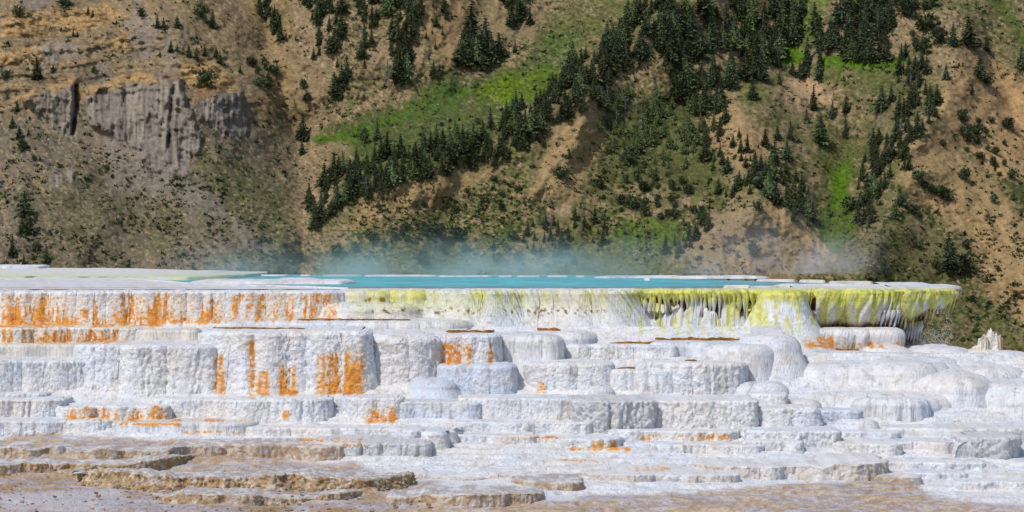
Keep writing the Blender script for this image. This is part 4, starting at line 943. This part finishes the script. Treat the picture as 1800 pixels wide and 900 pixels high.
# ---- fifth row
S(TT, -200, 205, 739, 766, 'gently rounded grey white ledge at left above the brown crust', D=91.2, rx=.2, rz=.12, ca=.04, rr=.6, back=1.6, flare=.2)
S(TT, 195, 452, 742, 764, 'low white step with a glowing orange line at left', D=91.3, rx=.15, rz=.1, ca=.02, rr=.8, back=1.6, flare=.3, mat='travs', ts=.03)
S(TT, 440, 745, 752, 776, 'faint low step between the orange line and the round knobs', D=90.9, rx=.15, rz=.1, ca=.035, back=1.6, flare=.2, ts=.03)
S(TT, 540, 758, 778, 818, 'prominent ribbed grey ledge with dark folds, lower left of centre', D=88.2, rx=.16, rz=.12, ca=.085, cs=9, fl=.08, ff=2.2, rr=.3, rl=.8, back=2.8, tone='grey', flare=.1, ts=.02)
S(TT, 330, 620, 782, 812, 'brown continuation of the prominent ribbed ledge', D=88.45, rx=.12, rz=.1, ca=.06, back=2.2, tone='tan', ts=.02, rl=2.5, wob=.4)
for i, (xa, xb, ya, yb_) in enumerate([(738,786,758,797),(772,802,757,792),(794,812,752,784)]):
    S(DD_, xa, xb, ya, yb_, ['largest, leftmost', 'middle', 'smallest, rightmost'][i]+' of three round hanging knobs beside the prominent ribbed ledge', D=89.4+.5*i, rx=.18, rz=.16, ca=.06, back=1.6, flare=-.1)
S(TT, 690, 750, 754, 790, 'knobby shoulder behind the round hanging knobs', D=89.9, rx=.2, rz=.15, ca=.08, back=1.6)
S(TT, 806, 1042, 742, 766, 'low pale step with grey ribs left of the darkest block foot', D=91.1, rx=.1, rz=.08, ca=.04, fl=.05, ff=2, back=1.8, ts=.02)
S(TT, 790, 945, 765, 786, 'thin ledge right of the round hanging knobs', D=90.0, rx=.1, rz=.08, ca=.045, back=1.5, ts=.02)
S(TT, 935, 1100, 770, 792, 'low step crusted with bright orange, middle of the lower steps', D=89.7, rx=.14, rz=.1, ca=.045, back=1.8, rr=.8, ts=.02)
S(TT, 1080, 1302, 757, 779, 'speckled grey ledge under the sharp cornered block', D=90.3, rx=.1, rz=.08, ca=.055, back=1.5, rr=.4)
S(TT, 1125, 1345, 781, 800, 'lowest rough ledge below the speckled grey ledge', D=89.0, rx=.12, rz=.08, ca=.05, back=1.6, rr=.3, rl=1, ts=.02)
S(TT, 1316, 1412, 776, 800, 'rough low block in front of the knobbly rough wall', D=88.8, rx=.1, rz=.08, ca=.07, back=1.6)
S(TT, 1325, 1478, 757, 796, 'knobbly rough wall right of the speckled grey ledge', D=89.6, rx=.14, rz=.1, ca=.08, cs=9, back=2, rr=.3)
S(TT, 1470, 1582, 759, 778, 'flat ledge above the bluish topped block, right', D=90.4, rx=.1, rz=.07, ca=.05, back=1.6)
S(TT, 1478, 1584, 780, 812, 'block with a flat blue top and rough face, right', D=88.7, rx=.1, rz=.08, ca=.06, back=1.9, ts=.03)
S(TT, 1570, 1822, 752, 776, 'wide flat shelf at right with an ochre line under the striated dome', D=90.8, rx=.12, rz=.08, ca=.02, back=2.2, mat='travs', ts=.03, alg=[(1575,1612,1.7,.04),(1672,1690,1.9,.05)])
S(TT, 1576, 1672, 777, 812, 'pale smooth faced block left of the three curved drapes', D=88.9, rx=.1, rz=.1, fl=.02, ca=.02, back=2.2)
for i, (xa, xb, ya, yb_) in enumerate([(1655,1694,778,812),(1674,1722,777,818)]):
    S(DD_, xa, xb, ya, yb_, ['left', 'right, larger'][i]+' curved smooth drape beside the big rough boss at right', D=88.7-.3*i, rx=.35, rz=.4, fl=.03, back=1.6, mat='travs', rr=.4, rl=.1, flare=.2)
S(TT, 1700, 1797, 769, 824, 'big rough grey boss with a shaded right side near the right edge', D=88.2, rx=.25, rz=.12, ca=.09, fl=.06, ff=2.5, back=2.4, rr=.5, flare=-.25, tone='grey')
S(TT, 1785, 1990, 812, 840, 'smooth pale block at the right edge below the rough boss', D=87.0, rx=.2, rz=.12, fl=.02, back=2, mat='travs')
S(TT, 1560, 1735, 812, 838, 'low rough white step under the curved drapes', D=87.0, rx=.1, rz=.08, ca=.06, back=1.8)
S(DD_, 1690, 1765, 812, 842, 'small sloping striated dome under the rough boss', D=86.9, rx=.5, rz=.4, fl=.04, back=1.3, mat='travs', rr=.6)
S(TT, 1600, 1700, 831, 852, 'rough low step with a notch, lower right', D=85.6, rx=.1, rz=.08, ca=.06, back=1.6)
S(TT, 1690, 2000, 848, 872, 'lowest white rough ledge at the right edge', D=84.2, rx=.1, rz=.08, ca=.05, back=2)
# ---- sixth row: crust ledges
S(TT, 1225, 1562, 812, 846, 'lumpy tan and white ledge topped by a wide flat plate, lower right of centre', D=85.6, rx=.10, rz=.06, ca=.085, cs=7.5, fl=.06, ff=2, back=3.6, rr=.6, rl=1.5, flare=.2, ts=.01, wob=.6, skew=-.6, tone='crust', brk=.25)
S(TT, 1020, 1300, 834, 856, 'cracked low pale brown ledge under the wide flat plate', D=84.9, rx=.08, rz=.05, ca=.06, fl=.05, ff=1.4, back=4, ts=.012, wob=.5, rl=1, tone='crust')
S(TT, 1548, 1622, 836, 856, 'tan rounded end of the lumpy ledge', D=84.9, rx=.25, rz=.10, ca=.04, back=1.6, tone='crust')
S(TT, 560, 1080, 831, 842, 'thin broken crust edge, low centre', D=85.7, rx=.08, rz=.04, ca=.05, back=3, tone='crust', ts=.012, wob=.7, brk=.6)
S(TT, 900, 1026, 846, 868, 'brown lumpy ledge with a flat face, low centre', D=83.7, rx=.08, rz=.06, ca=.06, back=2.2, tone='tan', rl=1.0, wob=.3, ts=.01)
S(TT, 690, 955, 866, 893, 'rough grey brown ledge at the bottom, middle', D=81.2, rx=.10, rz=.07, ca=.07, cs=11, back=2, tone='tan', rl=.3, rr=.8, wob=.4, brk=.3)
S(TT, 100, 720, 832, 866, 'long rubbly ochre brown ledge across the lower left', D=83.4, rx=.14, rz=.10, ca=.17, cs=9, back=1.6, tone='brown', mat='crust', rl=3, rr=2.2, wob=.7, flare=.7, skew=-1.0, brk=.25)
S(TT, -200, 330, 806, 826, 'rubbly dark ochre step at the left edge', D=86.6, rx=.10, rz=.06, ca=.08, cs=11, back=1.6, tone='brown', wob=.7, rr=2.5, brk=.5)
S(TT, 250, 640, 868, 884, 'lowest rubbly brown step, bottom left', D=81.6, rx=.12, rz=.06, ca=.07, cs=11, back=1.6, tone='brown', rr=2.0, rl=1.5, wob=.8, brk=.5)
S(TT, -200, 520, 783, 797, 'upper brown crust step at left', D=88.8, rx=.10, rz=.05, ca=.05, back=1.8, tone='tan', ts=.012, wob=.8, rr=2.5, brk=.5)

# loose rubble of the lower left
def rubble():
    L = []; g = np.random.default_rng(5); cs_ = []
    for i in range(700):
        x = g.uniform(-40, 760); y = g.uniform(826, 905)
        if y < 828+ (x/760)*45 or g.random() > .5: continue
        D = Dy(y)-.1; r = .008+.026*g.random()**2
        d = g.normal(size=(8, 3)); sg = np.array([(a, b, c) for a in (-1, 1) for b in (-1, 1) for c in (-1, 1)])
        v = sg*r*np.array([1.3, 1, .7])+d*r*.3+P(np.array(x), np.array(y), D)+np.array([0, 0, .05])
        f = np.array([(0,1,3,2),(4,6,7,5),(0,4,5,1),(2,3,7,6),(0,2,6,4),(1,5,7,3)])
        L.append((v, f)); cs_.append(np.repeat((TAN*(.55+.7*g.random())+(.12 if g.random() < .2 else 0))[None], 8, 0))
    v, f = joinvf(L); o = mesh('rubble', v, f, M['crust'], np.concatenate(cs_), smooth=False)
    tag(o, 'small broken travertine pieces over the lower left ledges', 'rubble', kind='stuff')
rubble()

# ------------------------------------------------------------------ pool
def dpool(y): return CZ*F/(y-HY)
def pool():
    n = 120; xs = np.linspace(180, 1668, n)
    front = np.interp(xs, [180, 620, 1100, 1400, 1560, 1668], [112, 100.0, 100.0, 100.3, 101.2, 103])
    backd = np.interp(xs, [180, 430, 1000, 1200, 1540, 1668], [128, 136, 136, 124, 111, 104.5])
    nr = 60; t = np.linspace(0, 1, nr)[:, None]; D = front*(1-t)+backd*t; Px = xs[None]+0*D
    v = np.stack([(Px-900)/F*D, D, 0*D-.02], -1)
    m, nn, l, b = new_mat('pool_water')
    at = nn.new('ShaderNodeAttribute'); at.attribute_name = 'Col'; l.new(at.outputs['Color'], b.inputs['Base Color'])
    b.inputs['Roughness'].default_value = .2; b.inputs['Specular IOR Level'].default_value = .15; b.inputs['IOR'].default_value = 1.2
    tc = nn.new('ShaderNodeTexCoord'); mp = nn.new('ShaderNodeMapping'); mp.inputs['Scale'].default_value = (1.2, .5, 1); no = nn.new('ShaderNodeTexNoise')
    no.inputs['Scale'].default_value = 3.5; no.inputs['Detail'].default_value = 4; bu = nn.new('ShaderNodeBump'); bu.inputs['Strength'].default_value = .9; bu.inputs['Distance'].default_value = .08
    l.new(tc.outputs['Object'], mp.inputs[0]); l.new(mp.outputs[0], no.inputs['Vector']); l.new(no.outputs['Fac'], bu.inputs['Height']); l.new(bu.outputs[0], b.inputs['Normal'])
    n1 = fbm(v[..., 0]*.5, D*.3, None, 3, 120)
    near_reflection = ss(110, 104, D+4*(n1-.5)+.000*Px); side = ss(1180, 1420, Px+60*(n1-.5)); lft = ss(560, 420, Px)
    c = np.ones(v.shape)*np.array([.04, .37, .43]); c = mix(c, np.array([.05, .30, .34]), lft*.8)
    c = mix(c, np.array([.15, .24, .28]), side*.8); c = mix(c, np.array([.12, .16, .18]), near_reflection*.9)  # last mix paints the dark hillside's reflection into the near water
    c = mix(c, c*1.25, ss(.5, .6, fbm(v[..., 0]*1.2, D*.5, None, 2, 121)))
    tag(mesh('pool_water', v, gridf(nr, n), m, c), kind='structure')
pool()
def lowrim(x0, x1, D, h, wd, label, name='travertine_bar', tone='white', wob=.2, z0=-.05, cat='bar'):
    n = max(16, int((x1-x0)/4)); xs = np.linspace(x0, x1, n); X = (xs-900)/F*D
    e = np.clip(np.sin(np.pi*np.linspace(0, 1, n))*4, 0, 1)**.5
    yc = D+wob*(fbm(X*.6, X*0, None, 3, 130)-.5)*4; hh = h*e*(.7+.6*fbm(X*1.5, X*0+D, None, 3, 131)); w_ = wd*e*(.7+.6*fbm(X*1., X*0, None, 3, 132))
    rr_ = []
    for a, b in ((-1, 0), (-.95, .7), (-.7, 1), (.7, 1), (.95, .7), (1, 0)):
        rr_.append(np.stack([X, yc+w_*a, z0+(hh-z0)*b if b else z0+0*hh], 1))
    v = np.stack(rr_, 0); c = travcol(v, tone, np.ones(v.shape[:2]))
    tag(mesh(name, v, gridf(6, n), M['travs'], c), label, cat)
for x0, x1, D, h, wd, l in [
    (455,507,132.5,.03,.35,'short white rim segment, first of the far pool edge from the left'), (528,548,132.2,.03,.3,'shortest white rim segment of the far pool edge'), (568,640,132,.03,.35,'white rim segment of the far edge behind the long white bar'),
    (640,770,131,.035,.4,'long white rim segment at the middle left of the far pool edge'), (770,868,130,.03,.35,'white rim segment of the far edge right of the long middle left one'), (877,902,129.8,.03,.3,'tiny white rim piece in the middle of the far edge'),
    (908,953,129.6,.03,.35,'small white rim segment at the middle of the far edge'), (962,1000,129.4,.03,.3,'small white rim segment right of the middle of the far edge'), (1012,1028,129,.03,.3,'little white rim dot before the continuous far right rim'),
    (1044,1352,127,.06,.6,'continuous white rim closing the pool at its far right side')]:
    lowrim(x0, x1, D, h, wd, l)
lowrim(1330,1400,118.5,.05,.5,'cream bar of rim in front of the far right side','travertine_bar','cream'); lowrim(1405,1450,117,.05,.5,'short cream bar right of the longer cream bar','travertine_bar','cream')
lowrim(1455,1536,113.5,.06,.5,'cream bar at the right end of the pool','travertine_bar','cream'); lowrim(1428,1470,108,.05,.4,'cream bar near the front rim at right','travertine_bar','cream')
lowrim(1290,1420,103.5,.06,.35,'low pale crust along the front rim at right','travertine_bar'); lowrim(1270,1320,102.9,.10,.3,'raised pale crust lump on the front rim','travertine_bar')
lowrim(1132,1143,121,.07,.25,'tiny white islet in the middle of the turquoise water','travertine_islet', cat='islet'); lowrim(336,626,114.5,.10,2.2,'long flat white bar reaching into the pool from the left','travertine_bar', cat='bar'); lowrim(490,560,118,.09,.8,'narrow white ridge on the back of the long flat bar','travertine_bar', cat='bar')
lowrim(280,460,106.5,.03,.35,'thin white strand in front of the long flat bar','travertine_bar', cat='bar')
lowrim(1355,1690,104.6,.10,.7,'pale outer rim of the overhanging ledge behind the yellow lip')
def plateau():
    n = 220; nr = 50; xs = np.linspace(-900, 612, n); t = np.linspace(0, 1, nr)[:, None]
    farD = np.interp(xs, [-900, 240, 330, 450, 540, 612], [121.5, 121.3, 111, 106.2, 103.6, 101.3]); farD = farD+2.2*(fbm(xs/30, xs*0, None, 3, 160)-.5)*ss(580, 500, xs)
    D = 100.9*(1-t)+farD*t; Px = xs[None]+0*D; X = (Px-900)/F*D
    z = .012+.02*(fbm(X*1.2, D*.6, None, 3, 161)-.5)+.05*ss(.93, .97, t)*ss(1, .98, t); z = np.where(t == 1, -.12, z)
    v = np.stack([X, D, z], -1); c = travcol(v, 'white', np.ones(X.shape))
    c = mix(c, lin((214,150,110)), ss(102.6, 102.9, D)*ss(104.4, 104, D)*ss(.42, .6, fbm(X*4, D*2, None, 3, 162))*ss(420, 330, Px)*.8)
    tag(mesh('travertine_flat', v, gridf(nr, n), M['travs'], c), 'bluish white wet flat directly behind the long orange streaked wall, left', 'flat')
plateau()
# crust flat at the back left, yellow rimmed
def flat():
    n = 160; nr = 60; xs = np.linspace(-260, 470, n); t = np.linspace(0, 1, nr)[:, None]
    nearD = np.interp(xs, [-260, 330, 430, 470], [120, 121, 128, 134]); farD = np.interp(xs, [-260, 200, 400, 470], [152, 150, 139, 135])
    D = nearD*(1-t)+farD*t; Px = xs[None]+0*D; X = (Px-900)/F*D
    z = .02+.07*ss(0, .03, t)*ss(1, .97, t)+.05*(fbm(X*.8, D*.5, None, 3, 140)-.5)+.0035*(D-120)*(0)
    z = np.where((t == 0), -.15, z); z = np.where(t == 1, -.5, z)
    v = np.stack([X, D, z], -1); c = travcol(v, 'white', np.ones(X.shape))
    yy = ss(134, 126, D+8*(fbm(X*.7, D*.3, None, 3, 141)-.5)); c = mix(c, CREAM, .5); c = mix(c, np.array([.66, .67, .38]), yy*ss(.30, .45, fbm(X*2, D, None, 3, 143))*.9)
    c = mix(c, lin((120,100,40)), ss(122.6, 121.6, D)*ss(.5, .6, fbm(X*3, D*0, None, 3, 142))*ss(280, 150, Px)*.8)
    tag(mesh('travertine_flat', v, gridf(nr, n), M['travs'], c), 'wide low flat with a yellow green edge behind the left wall', 'flat')
flat()
shelf('travertine_slab', -200, 71, 467.5, 476, 'slightly raised white slab at the far left end of the plateau', 'slab', D=146, back=3, rx=.1, rz=.06, flare=.1, ds=.1, tail=.2, wob=.1, rr=.1)

# spire at the right
def spire():
    r = empty('rock_spire', P(np.array(1738.), np.array(622.), 97.6)); n = 64; nr = 40; D = 97.6; base = np.array(r.location)
    a = np.linspace(0, 2*np.pi, n); t = np.linspace(0, 1, nr)[:, None]
    def body(x0, x1, yb, tops, seed, dy=0.):
        X0, X1 = (x0-900)/F*D, (x1-900)/F*D; cx = (X0+X1)/2; rx = (X1-X0)/2
        xx = cx+rx*np.cos(a); pxx = 900+xx/D*F
        zt = zat(np.interp(pxx, tops[0], tops[1]), D)+.10*(np.abs(vn(a*6+seed, a*0, s=150)*2-1)-.3)
        zb = zat(yb+4, D); V = np.zeros((nr, n, 3)); tp = 1-.12*t**1.5
        V[..., 0] = cx+rx*np.cos(a)*tp+.03*t*0; V[..., 1] = D+dy+rx*.55*np.sin(a)*tp; V[..., 2] = zb+(zt-zb)*t
        d = .07*(np.abs(vn(a*9+0*t, V[..., 2]*1.2+seed, s=151)*2-1)-.4)+.03*(fbm(a*12+0*t, V[..., 2]*9, None, 3, 152)-.5)
        V[..., 0] += np.cos(a)*d; V[..., 1] += np.sin(a)*d
        V = np.concatenate([V, V[-1:]*np.array([1, 1, 1])], 0); V[-1, :, 0] = cx+(V[-2, :, 0]-cx)*.25; V[-1, :, 1] = D+dy+(V[-2, :, 1]-D-dy)*.25; V[-1, :, 2] -= .12
        m = fbm(V[..., 0]*6, V[..., 2]*3, V[..., 1]*6, 3, 153); c = mix(np.ones(m.shape+(3,))*lin((236,228,218)), lin((222,186,140)), ss(.55, .66, m)*.7); c = mix(c, lin((170,124,76)), ss(.66, .72, m)*.6)
        c = mix(c, lin((226,150,60)), ss(1754, 1762, pix(V)[0])*.8)
        mm = mesh('spike' if seed > 1 else 'spire_body', V-base, gridf(nr+1, n), M['trav'], c, r)
    body(1716, 1764, 624, ([1700,1722,1729,1736,1739,1744,1749,1752,1756,1760,1770], [600,598,592,588,580,582,590,584,592,592,594]), 1)
    body(1704, 1734, 624, ([1700,1708,1716,1724,1730,1740], [616,612,610,606,600,596]), 2, -.1)
    body(1720, 1738, 622, ([1718,1724,1728,1734,1740], [598,594,590,596,600]), 3, -.2)
    tag(r, 'jagged white and orange spire standing alone at the right edge', 'rock')
spire()

# splashing water
def splash():
    g = np.random.default_rng(9); L = []
    ico = np.array([(1,0,0),(-1,0,0),(0,1,0),(0,-1,0),(0,0,1),(0,0,-1)], float); tf = np.array([(0,2,4),(2,1,4),(1,3,4),(3,0,4),(2,0,5),(1,2,5),(3,1,5),(0,3,5)])
    for i in range(900):
        x = g.normal(1645, 17); y = 608-abs(g.normal(0, 17)); D = g.uniform(98.2, 99.6)
        if i < 120: x = g.choice([1668, 1673, 1664, 1650])+g.normal(0, 1.2); y = g.uniform(548, 600)
        if x < 1606 or x > 1690: continue
        L.append((ico*g.uniform(.003, .008)*np.array([1, 1, 1.5])+P(np.array(x), np.array(y), D), tf))
    v, f = joinvf(L); m, nn, l, b = new_mat('water_drops'); b.inputs['Base Color'].default_value = (.8, .82, .86, 1); b.inputs['Roughness'].default_value = .1; b.inputs['Transmission Weight'].default_value = .35
    tag(mesh('water_splash', v, f, m), 'spray of falling droplets under the right end of the overhanging ledge', 'spray', kind='stuff')
splash()

# ------------------------------------------------------------------ steam
def steam(name, px0, px1, D0, D1, z0, z1, colr, dens, label, sx, seed, lean):
    x0, x1 = (px0-900)/F*D0, (px1-900)/F*D1
    v = [(x, y, z) for z in (z0, z1) for y in (D0, D1) for x in (x0, x1)]
    f = [(0,2,3,1),(4,5,7,6),(0,1,5,4),(2,6,7,3),(0,4,6,2),(1,3,7,5)]
    m = bpy.data.materials.new(name); m.use_nodes = True; n, l = m.node_tree.nodes, m.node_tree.links
    n.clear(); out = n.new('ShaderNodeOutputMaterial'); pv = n.new('ShaderNodeVolumePrincipled'); l.new(pv.outputs[0], out.inputs['Volume'])
    pv.inputs['Color'].default_value = (*colr, 1); pv.inputs['Anisotropy'].default_value = 0
    tc = n.new('ShaderNodeTexCoord'); sp = n.new('ShaderNodeSeparateXYZ'); l.new(tc.outputs['Object'], sp.inputs[0])
    def mth(op, a, b=None, c=None):
        k = n.new('ShaderNodeMath'); k.operation = op
        for i, q in enumerate((a, b, c)):
            if q is None: continue
            if isinstance(q, (int, float)): k.inputs[i].default_value = q
            else: l.new(q, k.inputs[i])
        return k.outputs[0]
    def mr(a, i0, i1, o0=0, o1=1):
        k = n.new('ShaderNodeMapRange'); k.interpolation_type = 'SMOOTHSTEP'; l.new(a, k.inputs[0])
        for j, q in enumerate((i0, i1, o0, o1)): k.inputs[j+1].default_value = q
        return k.outputs[0]
    mp = n.new('ShaderNodeMapping'); mp.inputs['Location'].default_value = (seed, seed, 0); mp.inputs['Scale'].default_value = (.35, .12, .5); mp.inputs['Rotation'].default_value = (0, lean, 0)
    l.new(tc.outputs['Object'], mp.inputs[0]); no = n.new('ShaderNodeTexNoise'); no.inputs['Scale'].default_value = 1.; no.inputs['Detail'].default_value = 4; no.inputs['Roughness'].default_value = .6
    l.new(mp.outputs[0], no.inputs['Vector'])
    fz = mth('POWER', mr(sp.outputs[2], z1, z0), 3.2)
    fx = mth('MULTIPLY', mr(sp.outputs[0], x0, x0+sx), mr(sp.outputs[0], x1, x1-sx))
    fy = mth('MULTIPLY', mr(sp.outputs[1], D0, D0+3), mr(sp.outputs[1], D1, D1-3))
    nn = mr(no.outputs['Fac'], .40, .64, .04, 1.6)
    d = mth('MULTIPLY', mth('MULTIPLY', fz, fx), mth('MULTIPLY', fy, mth('MULTIPLY', nn, dens)))
    l.new(d, pv.inputs['Density'])
    o = mesh(name, v, f, m, smooth=False); tag(o, label, 'steam', kind='stuff')
steam('steam', 150, 1330, 118, 140, .02, 2.5, (.60, .95, .94), .085, 'thin turquoise tinted steam drifting over the far side of the pool', 9, 3., .3)  # turquoise light thrown up by the pool is put into the steam's colour
steam('steam', 1160, 1560, 140.5, 150, -.1, 3.6, (.97, .95, .93), .15, 'grey white wisp of steam in front of the knoll at right', 3.5, 8., .6)
